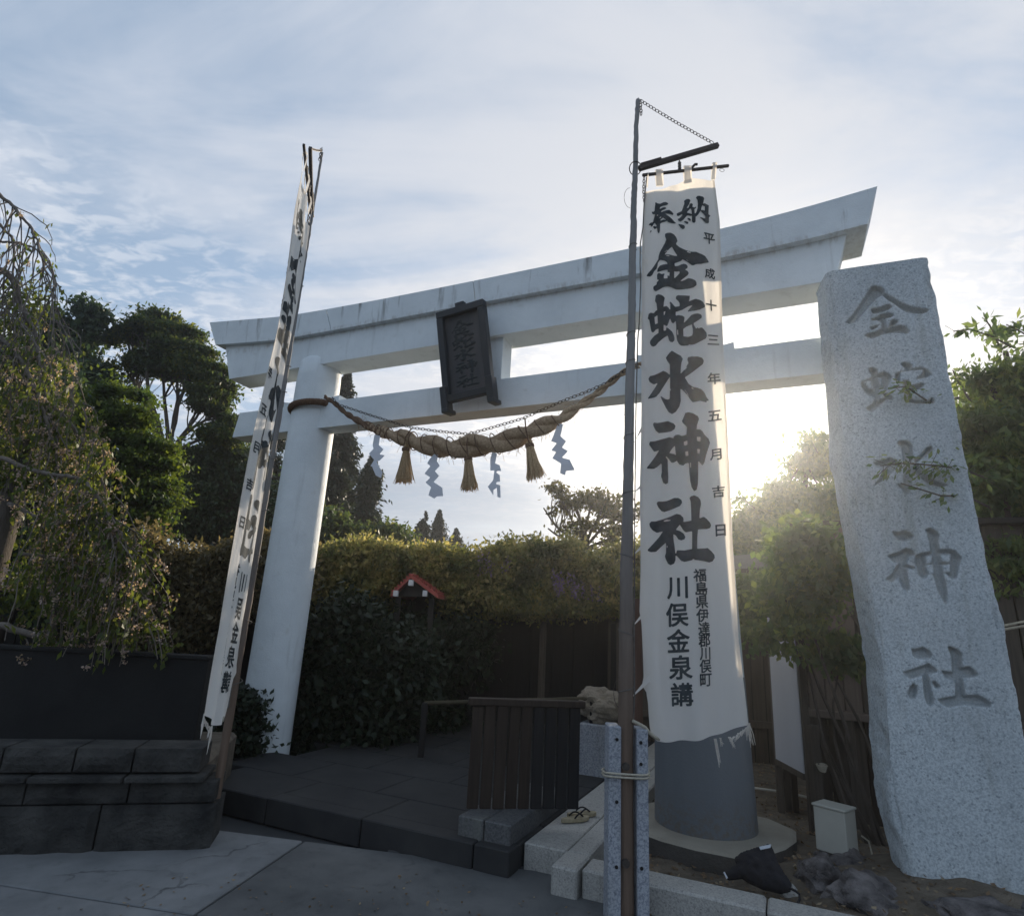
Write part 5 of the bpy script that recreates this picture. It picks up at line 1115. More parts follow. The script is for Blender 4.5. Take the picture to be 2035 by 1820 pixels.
# halyard along the pole with side ties
hal = [cb(262, 560), cb(246, 720), cb(238, 880), cb(222, 980), cb(220, 1100), cb(224, 1240), cb(215, 1480), cb(205, 1600), (1264, 800), (1262, 950), (1261, 1100), (1260, 1250), (1261, 1380), (1258, 1445)]
hp = [py(x, y, -.01) for x, y in hal]; G().tube(hp, .0045, 5).build('halyard', mt['thincord'], bn)
c2b = lambda x, y: ((1900 + x / 2.275) * K, (1100 + y / 2.275) * K)
ties = [(c2b(285, 150), c2b(238, 110)), (c2b(255, 560), c2b(218, 635)), (c2b(285, 935), c2b(210, 1010)), (c2b(285, 1375), c2b(208, 1450)), (c3b(300, 480), c3b(205, 590)), (c3b(310, 975), c3b(198, 1098)), (cb(262, 1475), cb(205, 1540)), (cb(270, 1100), cb(205, 1010))]
for a, b in ties:
    A = ban_pt(*a, -.006); B = py(*b, -.005); g = G(); mid = (A + B) / 2; s = [.022, .014, .005]
    for p, h in zip((A + [.012, 0, 0], A, mid, B), (.020, .020, .012, .004)): g.v += [tuple(p + [0, -.002, h]), tuple(p + [0, -.002, -h])]
    g.f = [(2 * i, 2 * i + 1, 2 * i + 3, 2 * i + 2) for i in range(3)]; g.build('side_tab', mt['cloth'], bn)
    k = np.argmin([abs(p[2] - B[2]) for p in dense]); c = dense[k]; rr = dr[k] + .003
    G().tube([c + np.array([math.cos(w) * rr, math.sin(w) * rr, (w / 6.283 - .5) * rr * 1.6 * (1 if b[1] % 2 > 1 else -1)]) for w in np.linspace(0, 6.283, 18)], .003, 4).build('pole_tie', mt['thincord'], bn)
for k in (150, 700, 840, 1010, 1200):
    z = 5.2 - k / 300; i = np.argmin([abs(p[2] - z) for p in dense]); c = dense[i]
    g = G(); g.tube([c + np.array([-.03 - .045 * math.sin(w), -.01, .09 * math.cos(w)]) for w in np.linspace(0, math.pi, 10)], .0016, 4).build('wire_loop', mt['metal'], bn)
# frayed threads at the lower edge
def strands_(x, y, dx, dy, n, w):
    g = G()
    for i in range(n):
        a = ban_pt(x + rng.normal() * 1.5, y - 2, -.002); e = ban_pt(x + dx + rng.normal() * w, y + dy * (.7 + .4 * rng.random()), -.004); g.tube([a, (a + e) / 2 + rng.normal(size=3) * .004, e], [.003, .002, .0012], 3, cap=False)
    g.build('frayed_thread', mt['cloth'], bn)
strands_(*c3b(790, 1415), 8, 52, 14, 2.0); strands_(*c3b(825, 1410), 5, 14, 4, 2); strands_(*c3b(900, 1405), 8, 20, 5, 2)
for u in np.linspace(930, 1020, 7): strands_(*c3b(u, 1400 - (u - 930) * .9), -6, 12, 4, 3)
strands_(*c3b(1020, 1300), 9, 44, 10, 3); strands_(*c3b(1012, 1330), 3, 24, 6, 3)
# rope from the lower corner of the banner to the post
cpts = [c3b(195, 1278), c3b(240, 1300), c3b(285, 1325), c3b(310, 1358), c3b(340, 1385), c3b(385, 1412)]
G().tube([py(x, y, -.05 + .01 * i) for i, (x, y) in enumerate(cpts)], .010, 7).build('corner_rope', mt['cord'], bn, smooth=True)

# the far-side banner and pole: same make, turned edge-on at the left
def copy_tree(o, parent=None):
    c = o.copy(); C.objects.link(c); c.parent = parent
    for ch_ in list(o.children): copy_tree(ch_, c)
    return c
Lpole = at_y(620, 441, 4.66); Lb_ = np.array([Lpole[0], 4.66, 0]); rotL = R(-78.5)
fl2 = copy_tree(fp_); fl2.location = (Lb_[0], Lb_[1], 0.06); fl2.rotation_euler = (0, 0, rotL)
fl2['label'] = 'left flagpole seen with its arm pointing at the viewer, rising behind the stone wall'
for ch_ in fl2.children:
    if ch_.name.split('.')[0] in ('arm', 'stay_chain', 'arm_plate', 'pulley_hook'): ch_.scale = (.78, .78, 1)
    if ch_.name.startswith('pole') and 'ring' not in ch_.name and 'tie' not in ch_.name: ch_.scale = (.62, .62, 1)
offb = np.array(bn.location) - fpb; cL, sL = math.cos(rotL), math.sin(rotL)
bn2 = copy_tree(bn); bn2.location = (Lb_[0] + offb[0] * cL - offb[1] * sL, Lb_[1] + offb[0] * sL + offb[1] * cL, offb[2] + fpb[2] + .06); bn2.rotation_euler = (0, 0, rotL)
bn2.scale = (1, 1, 1.05)
bn2['label'] = 'left banner seen nearly edge-on from behind, sunlit cream cloth with its characters squeezed'
bn['group'] = bn2['group'] = 'shrine banners before the torii'

# granite posts holding the near pole
gx = [(1206, 1231), (1262, 1285)]
for k, (xa, xb) in enumerate(gx):
    a, b = at_y(xa, 1600, YB), at_y(xb, 1600, YB); top = at_y(1245, 1441, YB)[2] + (.0 if k == 0 else -.01)
    c = np.array([(a[0] + b[0]) / 2, YB + .02, 0]); t = thing('granite_post', ['left granite post clamping the near flagpole, two bolt holes in its face', 'right granite post clamping the near flagpole, on the banner side'][k], 'stone post', c, 'granite posts clamping the flagpole')
    G().box((c[0], c[1], (top - .05) / 2), (b[0] - a[0], .15, top + .05), bev=.006).build('shaft', mt['granite_post'], t)
    for z in (top - .07, .62 + .2 * k, .3): G().tube([(c[0] + .01 * (1 - 2 * k), c[1] - .078, z), (c[0] + .01 * (1 - 2 * k), c[1] - .070, z)], .010, 8).build('bolt_hole', mt['black_wood'], t)
top = at_y(1245, 1441, YB)[2]
for z in (top - .245, top - .262):
    pts = []; x0_, x1_ = at_y(1200, 1530, YB)[0], at_y(1288, 1530, YB)[0]
    for w in np.linspace(0, 2 * math.pi, 40): pts.append((( x0_ + x1_) / 2 + (x1_ - x0_) / 2 * math.copysign(abs(math.cos(w)) ** .5, math.cos(w)), YB + .02 + .10 * math.copysign(abs(math.sin(w)) ** .5, math.sin(w)), z + .010 * math.cos(w) + .006 * math.sin(2 * w)))
    o = G().tube(pts, .0065, 6).build('lashing_rope', mt['cord'], smooth=True); tag(o, ['upper', 'lower'][0 if z > top - .25 else 1] + ' turn of pale rope lashing the pole between its granite posts', 'rope', 'rope turns round the granite posts')
for z in (top - .21, .32): 
    q = at_y(1240, 1530, YB); tag(G().tube([(q[0], YB - .062, z), (q[0], YB - .045, z)], .022, 10).build('bolt', mt['metal']), ['upper rusty bolt head in the flagpole foot', 'lower rusty bolt head in the flagpole foot'][0 if z > .4 else 1], 'bolt', 'bolts through the pole foot')
q = at_y(1267, 1300, 4.3); zt_ = at_y(1266, 1190, 4.3)[2]
tag(G().tube([(q[0], 4.3, 0), (q[0] + .004, 4.3, zt_)], [.033, .030], 10).build('wooden_post', mt['redpost'], smooth=True), 'slim red-brown post just behind the near flagpole, left edge of the banner', 'post')

# ================================================================== MONUMENT STONE
Bm = at_z(2035, 1767, .26); dm = unit((Bm - A_m) * [1, 1, 0]); nm_ = np.array([dm[1], -dm[0], 0])
def mo(x, y): p = at_pl(x, y, A_m, nm_); return float((p - A_m) @ dm), float(p[2])
Lz = [mo(*q) for q in ((1800, 1724), (1771, 1582), (1755, 1330), (1673, 887), (1654, 664), (1641, 537))]; Rz = [mo(*q) for q in ((2026, 1387), (1993, 1243), (1943, 1006), (1892, 758), (1845, 507))]
zl = [q[1] for q in Lz]; ul = [q[0] for q in Lz]; zr = [Rz[0][1] - 1.1] + [q[1] for q in Rz]; ur = [Rz[0][0] + .03] + [q[0] for q in Rz]
ztopL, ztopR = zl[-1], zr[-1]
ms = thing('stone_monument', 'tall grey granite monument engraved with large characters, at the right of the gate', 'monument', A_m + dm * .33)
DEP = .30; NXm, NZm, NDm = 112, 640, 26
z_b = .06
def edgeL(z): return np.interp(z, zl, ul)
def edgeR(z): return np.interp(z, zr, ur)
def mon_pos(u, w, t_):     # u across 0..1, w depth 0..1, t height 0..1 (arrays)
    zt2 = ztopL + (ztopR - ztopL) * u; z = z_b + (zt2 - z_b) * t_
    L_, R_ = edgeL(z), edgeR(z); x = L_ + (R_ - L_) * u - w * (1 - u) * (.070 + .012 * np.clip((3.6 - z) / 2.5, 0, 1) - .03 * np.clip((.9 - z) / .6, 0, 1))
    P = A_m * [1, 1, 0] + x[:, None] * dm - (w * DEP)[:, None] * nm_ + z[:, None] * UP
    return P, x, z
def roughen(P, x, z, u, w, t_, face):
    n1 = fbm(P, 9, 4, 11); n2 = fbm(P, 2.6, 3, 12)
    # chipped arrises: pull in near edges
    eu = np.minimum(u, 1 - u) * .68; ew = np.minimum(w, 1 - w) * DEP; et = (1 - t_) * 4.2
    chip = (.018 + .016 * n2 + .010 * n1)
    fx = np.where(u < .5, 1, -1)
    kx = np.exp(-(ew / .02)) * np.exp(-(eu / .02)); ky = kx
    kt_ = np.exp(-(et / .02))
    cu_ = .5 - u; P = P + dm * (fx * kx * np.maximum(chip, .004))[:, None] - nm_ * (np.where(w < .5, 1, -1) * ky * np.maximum(chip, .004))[:, None] - UP * (kt_ * (np.exp(-(eu / .02)) + np.exp(-(ew / .02))) * .012)[:, None]
    side = np.exp(-eu / .004)       # side faces are rough-hewn
    P = P + dm * (-fx * side * (.020 * n2 + .010 * n1) * np.minimum(1, ew / .02 + .15))[:, None]
    return P + nm_ * ((w < .5) * .0018 * n1)[:, None]
Vs, Fs = [], []
def addgrid(u, w, t_, na, nb_, face, disp=None):
    P, x, z = mon_pos(u, w, t_); P = roughen(P, x, z, u, w, t_, face)
    if disp is not None: P = P - nm_ * disp(x, z)[:, None]
    b = sum(len(q) for q in Vs); Vs.append(P); Fs.append(np.array([(b + i * nb_ + j, b + (i + 1) * nb_ + j, b + (i + 1) * nb_ + j + 1, b + i * nb_ + j + 1) for i in range(na - 1) for j in range(nb_ - 1)]))
eng = []
for e in ENG:
    po, ho = outlines(e); eng.append(([[mo(x, y) for x, y in p] for p in po], [[mo(x, y) for x, y in p] for p in ho]))
def carve(x, z):
    d = np.zeros(len(x)); Q = np.stack([x, z], 1)
    for po, ho in eng:
        a = np.array([q for p in po for q in p]); lo, hi = a.min(0) - .02, a.max(0) + .02; m = (x > lo[0]) & (x < hi[0]) & (z > lo[1]) & (z < hi[1])
        if m.any(): s = inside_dist(Q[m], po, ho); d[m] = np.maximum(d[m], np.clip((s + .001) * 3.2, 0, .050))
    return d
uu, tt2 = np.meshgrid(np.linspace(0, 1, NXm), np.linspace(0, 1, NZm), indexing='ij'); addgrid(uu.ravel(), np.zeros(uu.size), tt2.ravel(), NXm, NZm, 'f', carve)
ww, t3 = np.meshgrid(np.linspace(1, 0, NDm), np.linspace(0, 1, NZm), indexing='ij'); addgrid(np.zeros(ww.size), ww.ravel(), t3.ravel(), NDm, NZm, 'l')
addgrid(np.ones(ww.size), ww.ravel()[::-1], t3.ravel()[::-1], NDm, NZm, 'r')
u4, t4 = np.meshgrid(np.linspace(1, 0, 20), np.linspace(0, 1, 60), indexing='ij'); addgrid(u4.ravel(), np.ones(u4.size), t4.ravel(), 20, 60, 'b')
u5, w5 = np.meshgrid(np.linspace(0, 1, NXm), np.linspace(0, 1, NDm), indexing='ij'); addgrid(u5.ravel(), w5.ravel(), np.ones(u5.size), NXm, NDm, 't')
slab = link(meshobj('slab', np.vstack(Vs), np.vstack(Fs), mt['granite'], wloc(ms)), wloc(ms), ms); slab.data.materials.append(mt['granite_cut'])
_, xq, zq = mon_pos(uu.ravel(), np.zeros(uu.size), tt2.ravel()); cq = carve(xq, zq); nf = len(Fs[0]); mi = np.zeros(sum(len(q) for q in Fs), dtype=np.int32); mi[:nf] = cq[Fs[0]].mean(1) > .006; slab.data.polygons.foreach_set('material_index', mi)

# rocks round its foot
for i, (x, y, z, rad, lab) in enumerate((
    (1640, 1765, .10, (.20, .22, .17), 'large dark jagged rock at the bottom right corner of the kerb, left of the others'),
    (1730, 1800, .12, (.24, .20, .15), 'dark rock with pale veins just below the foot of the monument'),
    (1850, 1815, .13, (.28, .20, .14), 'flat dark rock under the front edge of the monument'),
    (1990, 1830, .14, (.30, .22, .13), 'dark rock at the bottom right corner of the view'),
    (1690, 1722, .12, (.22, .20, .10), 'low brown rock behind the jagged one, beside the cream box'))):
    q = at_z(x, y, z); rock('rock', lab, (q[0], q[1], z - .02), rad, 'rock', 20 + i, group='rocks at the foot of the monument', amp=.42)
q = at_z(1571, 1795, .05); rock('kerb_rock', 'small pale broken stone at the end of the kerb under the bag strap', (q[0], q[1], .06), (.07, .06, .09), 'kerb', 40, sub=3, amp=.15)

# cream utility box with cable
bx = at_z(1662, 1692, .20); ub = thing('utility_box', 'small cream metal utility box standing behind the rocks, lid edge catching the sun', 'utility box', bx)
zt3 = at_y(1672, 1612, bx[1])[2]; hb = zt3 - .17; yb_ = R(-52)
G().box((bx[0] + .06, bx[1] + .10, .17 + hb / 2), (.21, .17, hb), yaw=yb_, bev=.006).build('case', mt['cream'], ub); G().box((bx[0] + .06, bx[1] + .10, .17 + hb + .008), (.225, .185, .016), yaw=yb_, bev=.004).build('lid', mt['cream'], ub)
a = at_y(1712, 1660, bx[1] + .05); G().tube([a, a + [.045, 0, -.03], a + [.06, 0, -.10], a + [.04, -.02, -.17]], .006, 6).build('cable', mt['cord'], ub, smooth=True)

# black cloth bag on the kerb
bo = at_z(1500, 1752, .17); bgn = unit(np.array([mT[0], mT[1], .55])); c6 = lambda x, y: ((2230 + x / 6.067) * K, (2560 + y / 6.067) * K)
bX = unit(np.cross(UP, -bgn)); bX = bX if bX[0] > 0 else -bX; bZ = np.cross(bX, bgn); bZ = bZ if bZ[2] > 0 else -bZ
def bgp(x, y): p = at_pl(*c6(x, y), bo, bgn); return np.array([(p - bo) @ bX, (p - bo) @ bZ])
bgt = thing('cloth_bag', 'crumpled black cloth bag with a grey tag lying on the kerb against the plinth', 'bag', bo)
poly = [bgp(x, y) for x, y in P_("270,1100 500,920 450,830 560,720 850,610 1110,540 1160,580 1210,680 1280,870 1400,1080 1550,1300 1520,1440 1340,1480 1000,1400 700,1260 600,1190 330,1225")]
U, q, S = sdf_mesh([poly], [], .008); th = .055 * np.sqrt(np.clip(S, 0, .05) / .05) + .010 * fbm(np.stack([U[:, 0], U[:, 1], U[:, 0] * 0], 1), 26, 3, 5) * np.clip(S / .02, 0, 1)
base_ = bo + U[:, :1] * bX + U[:, 1:] * bZ; V = np.vstack([base_ + (th + .004)[:, None] * bgn, base_ - .01 * bgn]); link(meshobj('body', V, np.vstack([q, q[:, ::-1] + len(U)]), mt['bag'], bo, True), bo, bgt)
def bag_quad(pts, off, name, mat):
    W_ = [bo + bgp(x, y)[0] * bX + bgp(x, y)[1] * bZ for x, y in pts]; g = G(); g.hexa([p + bgn * off for p in W_] + [p + bgn * (off + .006) for p in W_]); g.build(name, mat, bgt)
bag_quad([(965, 690), (1150, 650), (1165, 585), (935, 630)], .050, 'tag', mt['tag']); bag_quad([(315, 1222), (345, 1205), (280, 1085), (258, 1100)], .03, 'strap_end', mt['tag'])
sp_ = [(1400, 1300), (1520, 1390), (1620, 1440), (1690, 1500), (1700, 1600), (1640, 1720), (1540, 1800)]
G().tube([bo + bgp(x, y)[0] * bX + bgp(x, y)[1] * bZ + bgn * .02 for x, y in sp_], .007, 6).build('strap', mt['bag'], bgt, smooth=True)

# ================================================================== RIGHT BACKGROUND: shed, notice board, fence
sC = at_z(1672, 1655, .12); n_sh = sn(sC)[1] - .55; s_l = sn(at_pl(1609, 1410, T(0, n_sh, 0), mT))[0]; z_ledge = float(at_pl(1650, 1414, T(0, n_sh, 0), mT)[2])
sd = thing('wooden_shed', 'old brown wooden shed behind the monument, vertical planks above a ledge', 'shed', T(s_l + 1.5, n_sh, 0))
s = s_l; i = 0
while s < s_l + 3.6:
    w = .135 + .02 * rng.random(); c = T(s + w / 2, n_sh + .006 * rng.normal(), (z_ledge + 2.6) / 2)
    G().box(c, (w - .012, .03, 2.6 - z_ledge), yaw=yawT, bev=.004).build('plank', mt['plank'] if i < 3 else mt['fence'], sd)
    c = T(s + w / 2, n_sh - .12 + .004 * rng.normal(), z_ledge / 2); G().box(c, (w - .01, .03, z_ledge), yaw=yawT, bev=.004).build('lower_plank', mt['brown'] if i > 2 else mt['fence'], sd); s += w; i += 1
tbox(s_l - .03, s_l + 3.7, n_sh - .14, n_sh + .08, z_ledge - .05, z_ledge + .01, .005).build('ledge', mt['plank'], sd)
tbox(s_l - .05, s_l + 3.9, n_sh - 1.6, n_sh + .10, 2.6, 2.66, .01).build('roof', mt['black_wood'], sd)
tbox(s_l + .02, s_l + 3.6, n_sh - 1.4, n_sh - 1.3, 0, 2.6, .01).build('back_wall', mt['fence'], sd)
for ss in (s_l, s_l + .27): tbox(ss, ss + .07, n_sh - .02, n_sh + .06, 0, z_ledge - .05, .005).build('post', mt['fence'], sd)
A = at_pl(1622, 1440, T(0, n_sh + .05, 0), mT); B = at_pl(1690, 1640, T(0, n_sh + .05, 0), mT); G().tube([A, B], .03, 6).build('brace', mt['fence'], sd)

b0_ = at_z(1544, 1507, .50); b1_ = at_z(1600, 1537, .50); nbd = unit((b1_ - b0_) * [1, 1, 0]); nbn = np.array([nbd[1], -nbd[0], 0])
no = thing('notice_board', 'blank white notice board on two dark posts, seen at an angle beside the banner', 'notice board', (b0_ + b1_) / 2 * [1, 1, 0])
wbd = np.linalg.norm(b1_ - b0_); zt4 = float(at_pl(1575, 1225, b0_, nbn)[2]); cb_ = (b0_ + b1_) / 2; axb = (nbd, nbn, UP)
G().box((cb_[0], cb_[1], (.5 + zt4) / 2), (wbd, .02, zt4 - .5), ax=axb).build('panel', mt['white'], no)
for q in (b0_ - nbd * .03, b1_ + nbd * .03): G().box((q[0] - nbn[0] * .02, q[1] - nbn[1] * .02, (zt4 + .15) / 2), (.05, .05, zt4 + .15), ax=axb, bev=.004).build('post', mt['fence'], no)
for z in (.475, zt4 + .025): G().box((cb_[0], cb_[1], z), (wbd, .035, .045), ax=axb).build('frame_rail', mt['fence'], no)
for k, (x, y) in enumerate(((1566, 1606), (1580, 1604))):
    q = at_z(x, y, .08); z4 = at_y(x, 1528, q[1])[2]; tag(G().box((q[0], q[1], z4 / 2), (.055, .055, z4), bev=.004).build('stake', mt['fence']), ['left short dark stake under the notice board', 'right short dark stake under the notice board'][k], 'stake', 'stakes under the notice board')
q = at_z(1628, 1652, .10); z5 = at_y(1618, 1440, q[1])[2]
dp = thing('gate_post', 'dark square post with a rope knot, between the notice board and the shed', 'post', (q[0], q[1], 0)); G().box((q[0], q[1], z5 / 2), (.085, .085, z5), yaw=.3, bev=.006).build('shaft', mt['fence'], dp)
kq = at_y(1633, 1520, q[1] - .06); g = G()
for i in range(4): g.torus(kq + [0.0, 0, -.012 * i], np.array([1.0, 0, 0]), np.array([0, 1.0, .2]), .04 - .006 * i, .03, .007, 12, 5)
g.build('rope_knot', mt['cord'], dp)
q0 = at_z(1500, 1570, .12); q1 = at_z(1612, 1590, .12); tag(G().tube([q0 + UP * .02, (q0 + q1) / 2 + UP * .03, q1 + UP * .02], .012, 6).build('ground_pipe', mt['cream']), 'thin pale pipe lying across the soil behind the right pillar', 'pipe')
# dark board fence further back
fe = thing('board_fence', 'tall dark brown board fence behind the notice board, right of the banner', 'fence', (3.4, 8.3, 0)); G().box((3.9, 7.93 + .05, .82), (5.0, .02, 1.64), yaw=-.34).build('backing', mt['black_wood'], fe); x = 1.6
while x < 6.4:
    w = .16; yb2 = 8.6 - (x - 1.9) * .35; G().box((x + w / 2, yb2 + .006 * rng.normal(), .86), (w - .012, .025, 1.72 + .01 * rng.normal()), yaw=-.34, bev=.003).build('board', mt['fence'], fe); x += w * .94
for z in (.5, 1.5): G().box((4.15, 8.6 - 2.25 * .35 - .04, z), (4.8, .04, .08), yaw=-.34).build('rail', mt['fence'], fe)
ea, eb = at_y(1455, 1131, 7.6), at_y(1640, 1122, 7.0); rf = G(); bk2 = np.array([.3, 1.6, .35]); rf.hexa([ea - [0, 0, .07], eb - [0, 0, .07], eb + bk2 - [0, 0, .07], ea + bk2 - [0, 0, .07], ea, eb, eb + bk2, ea + bk2])
gr = thing('gate_roof', 'dark lean-to roof edge half hidden in the foliage right of the banner', 'roof', (ea + eb) / 2 * [1, 1, 0]); rf.build('roof', mt['fence'], gr)
for q in (ea, eb): G().box((q[0] + .1, q[1] + .2, (q[2] - .04) / 2), (.09, .09, q[2] - .04), bev=.005).build('post', mt['fence'], gr)
# bamboo poles right of the monument
for k, (a, b, lab) in enumerate((((1985, 1245), (2070, 1228), 'upper of two pale bamboo poles sticking out right of the monument'), ((1985, 1252), (2070, 1238), 'lower of two pale bamboo poles sticking out right of the monument'))):
    tag(G().tube([at_y(*a, 5.0), at_y(*b, 4.9)], .010, 7).build('bamboo_pole', mt['cord']), lab, 'pole', 'bamboo poles behind the monument')
bw2 = thing('board_fence', 'brown board fence at the right edge, behind the monument', 'fence', (4.6, 5.6, 0)); x = 3.5
while x < 7.0:
    w = .17; G().box((x + w / 2, 5.9 - (x - 3.5) * .45, .95), (w - .012, .025, 1.9), yaw=-.42, bev=.003).build('board', mt['brown'], bw2); x += w * .92
for z in (.4, 1.7): G().box((5.2, 5.9 - 1.7 * .45 - .04 + .05, z), (3.9, .04, .07), yaw=-.42).build('rail', mt['brown'], bw2)

# ---- right-hand trees
tree('cherry_tree', 'green leafy cherry tree filling the gap between the banner and the monument', 'tree', gz(1600, 1500, 11.5),
     px_ell([(1625, 900, 34, 34), (1605, 955, 56, 44), (1565, 985, 44, 32), (1500, 1030, 50, 36), (1640, 1010, 70, 70), (1550, 1070, 80, 60), (1480, 1100, 44, 50), (1630, 1110, 80, 60), (1500, 1170, 70, 50), (1600, 1190, 80, 50), (1490, 1240, 50, 40)], 11.2, .6),
     'lf_right', 4200, 20, .17, .12, .055, .10, 14, seed=71, gap=-.2, gscale=2.2, flat=.35, droop=.7, layer=.34)
bush('leafy_bush', 'lower green boughs between the banner and the notice board', px_ell([(1495, 1180, 40, 26), (1530, 1205, 50, 36), (1570, 1170, 60, 50), (1640, 1150, 60, 60), (1510, 1240, 34, 26), (1600, 1110, 50, 40)], 6.4, .6), 'lf_right', 1500, 16, .10, .08, .036, 74, base=gz(1700, 1500, 6.6), gap=-.3, gscale=3.0, flat=.35, droop=.7, layer=.16)
bush('leafy_bush', 'overhanging green boughs in front of the notice board and shed', px_ell([(1610, 1100, 50, 60), (1650, 1110, 50, 70), (1590, 1170, 44, 40), (1640, 1190, 50, 60), (1590, 1228, 44, 24), (1650, 1250, 40, 34), (1556, 1268, 34, 14), (1620, 1285, 40, 14), (1672, 1300, 28, 20)], 4.95, .6), 'lf_right', 1500, 13, .085, .075, .045, 72, base=gz(1745, 1500, 4.9), gap=-.12, gscale=3.2, flat=.3, droop=.7, layer=.13)
tree('cherry_tree', 'large-leaved cherry tree at the right edge, right of and behind the monument', 'tree', gz(2010, 1400, 5.4),
     px_ell([(2000, 700, 60, 40), (1975, 760, 62, 50), (2030, 800, 70, 90), (1960, 850, 62, 60), (2000, 930, 80, 90), (1950, 960, 50, 80), (2020, 1060, 80, 80), (1990, 1120, 60, 50), (2080, 900, 80, 200)], 5.2, .8),
     'lf_right', 2500, 15, .10, .085, .036, .09, 12, seed=73, gap=-.3, gscale=2.4, flat=.35, droop=.8, layer=.18)
# a bough of that tree reaching across the face of the monument, and sprays against the sky
def spray(label, pts, Y, n, L, Wd, seed, spread=16):
    r = np.random.default_rng(seed); P = [at_y(x, y, Y + dy) for x, y, dy in pts]; base = P[0]; t = thing('leafy_bough', label, 'bough', base)
    g = G(); g.tube(P, [.009 * (1 - .7 * i / len(P)) for i in range(len(P))], 5); cc, dd = [], []
    arr = np.array(P)
    for i in range(n):
        u = r.random() * (len(P) - 1); k = int(u); f_ = u - k; c = arr[k] * (1 - f_) + arr[k + 1] * f_; d = unit(arr[k + 1] - arr[k]); o = r.normal(size=3) * [1, .8, .8]; s = spread * pxm(c)
        cc.append(c + o * s * .6 + [0, 0, -.01]); dd.append(d * .6 + o * .5 + [0, 0, -.35])
        if r.random() < .25: g.tube([c, cc[-1]], .002, 3, cap=False)
    g.build('twigs', mt['bark'], t); cc, dd = np.array(cc), np.array(dd); v, f = leaf_quads(cc, dd, r.normal(size=cc.shape) * .5 + [0, -.5, 1], L, Wd, r, .15); link(meshobj('leaves', v, f, mt['lf_right'], base), base, t)
Ym = 3.95
spray('leafy bough crossing the second engraved character of the monument', [(1905, 790, .35), (1870, 800, .05), (1840, 795, -.05), (1800, 768, -.1), (1765, 772, -.12)], Ym, 80, .058, .026, 81, 20)
spray('long leafy bough crossing the middle of the monument face', [(1960, 950, .3), (1905, 930, 0), (1860, 925, -.1), (1800, 920, -.1), (1750, 925, -.15)], Ym - .05, 130, .058, .025, 82, 28)
spray('shorter leafy bough over the monument just below the long one', [(1970, 1010, .3), (1920, 985, .05), (1870, 985, -.1), (1790, 960, -.1)], Ym - .05, 55, .058, .025, 83, 20)
spray('dark leaf spray against the sky at the top of the right-hand tree', [(1990, 700, 0), (1975, 660, 0), (1962, 640, 0), (1955, 622, 0)], 4.9, 34, .095, .040, 84, 16)
spray('long pointed leaf spray reaching left towards the monument', [(2010, 690, 0), (1970, 668, 0), (1930, 655, 0), (1895, 658, 0)], 4.8, 46, .105, .038, 85, 14)
spray('leaf spray at the upper right edge of the view', [(2060, 680, 0), (2030, 660, 0), (2000, 645, 0)], 4.9, 40, .095, .040, 86, 16)
spray('few leaves between the monument edge and the right-hand tree', [(1930, 800, 0), (1905, 760, 0), (1893, 735, 0)], 4.9, 26, .085, .036, 87, 16)
spray('leaf spray on top of the middle cherry tree beside the white glare', [(1625, 900, 0), (1612, 875, 0), (1596, 860, 0)], 10.8, 60, .16, .07, 88, 16)
spray('thin leaf spray at the left shoulder of the middle cherry tree', [(1500, 1010, 0), (1475, 990, 0), (1460, 985, 0)], 10.8, 44, .16, .07, 89, 12)

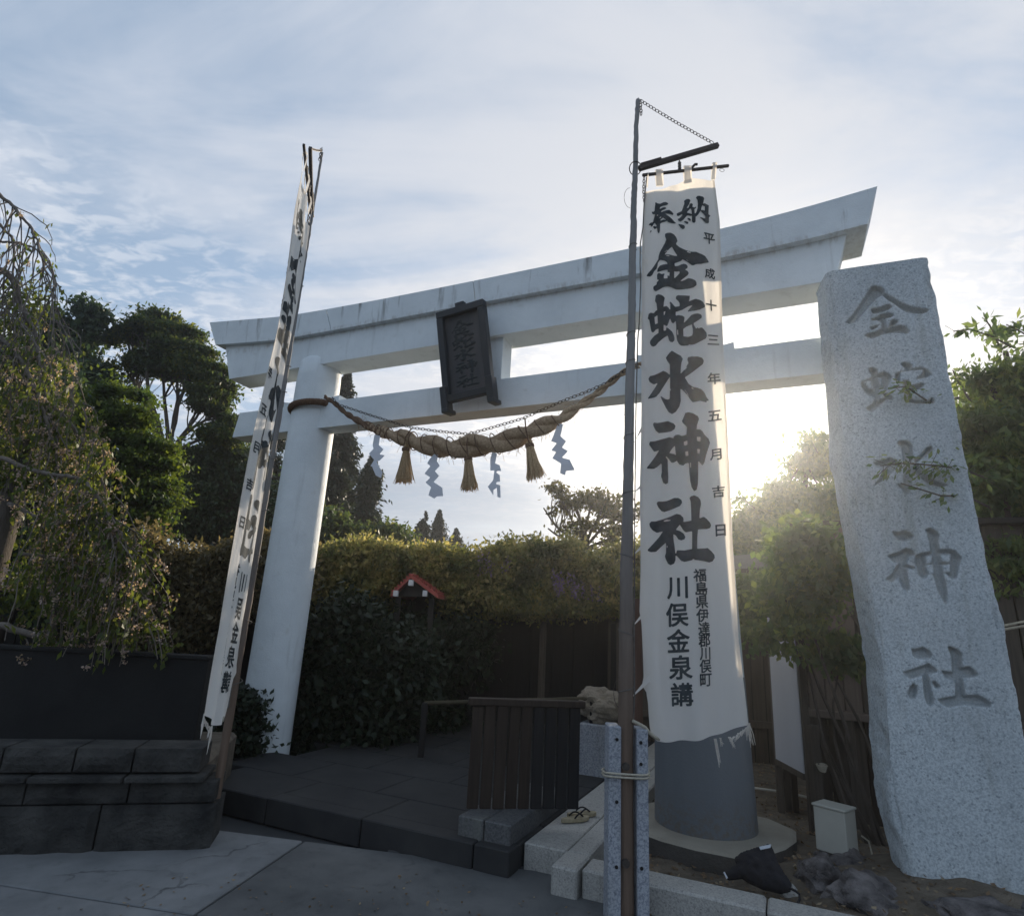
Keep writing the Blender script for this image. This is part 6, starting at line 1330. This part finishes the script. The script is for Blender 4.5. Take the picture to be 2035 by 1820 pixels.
# fallen leaves and grit on the soil
r = np.random.default_rng(9); idx = r.integers(0, len(so.data.vertices), 14000); sv = np.empty(len(so.data.vertices) * 3, dtype=np.float32); so.data.vertices.foreach_get('co', sv); sv = sv.reshape(-1, 3)
Pl = sv[idx] + np.stack([r.normal(size=14000) * .09, r.normal(size=14000) * .09, np.full(14000, .012)], 1); Pl = Pl[[sn(p)[1] < nk - .27 and sn(p)[0] > sk + .18 for p in Pl]]
v, f = leaf_quads(Pl, r.normal(size=Pl.shape) * [1, 1, .25], r.normal(size=Pl.shape) * .4 + [0, 0, 1], .035, .022, r)
o = meshobj('leaf_litter', v, f, mt['litter'], (0, 0, 0)); C.objects.link(o); tag(o, 'scatter of dry brown leaves and grit on the soil behind the kerb', 'leaf litter', kind='stuff')

# ================================================================== thin haze volume added to imitate the lens glare of the low sun
hz = G(); 
hb_ = 410.0; z0_, z1_ = -1.2, 11.5
hz.hexa([(-hb_, -hb_, z0_), (hb_, -hb_, z0_), (hb_, hb_, z0_), (-hb_, hb_, z0_), (-hb_, -hb_, z1_), (hb_, -hb_, z1_), (hb_, hb_, z1_), (-hb_, hb_, z1_)])
hm = bpy.data.materials.new('glare_air'); hm.use_nodes = True; ht = NT(hm.node_tree); ht.n.clear()
hv = ht.new('ShaderNodeVolumePrincipled'); hv.inputs['Color'].default_value = (.93, .96, 1, 1); hv.inputs['Density'].default_value = .0028; hv.inputs['Anisotropy'].default_value = .84
ho_ = ht.new('ShaderNodeOutputMaterial'); ht.l.new(hv.outputs[0], ho_.inputs['Volume'])
o = hz.build('glare_haze', hm, origin=(0, 0, 0)); tag(o, kind='stuff', label='thin pale haze filling the air around the gate')
scene.cycles.volume_bounces = 0

# dry leaves and grit strewn over the paving
r = np.random.default_rng(15); n = 1500
Pl = np.stack([r.uniform(-5, 1.5, n), r.uniform(2.2, 5.0, n), np.full(n, .026)], 1); k = fbm(Pl, .9, 3, 8) > .05; Pl = Pl[k]
Pl = Pl[[(sn(p)[1] > plat_f + .02 or sn(p)[0] < s_left) and ((p - w0) @ wn_) > .03 for p in Pl]]
v, f = leaf_quads(Pl, r.normal(size=Pl.shape) * [1, 1, .15], r.normal(size=Pl.shape) * .3 + [0, 0, 1], .022, .014, r)
o = meshobj('leaf_litter', v, f, mt['litter'], (0, 0, 0)); C.objects.link(o); tag(o, 'thin scatter of dry leaf bits on the grey paving in front of the gate', 'leaf litter', kind='stuff')
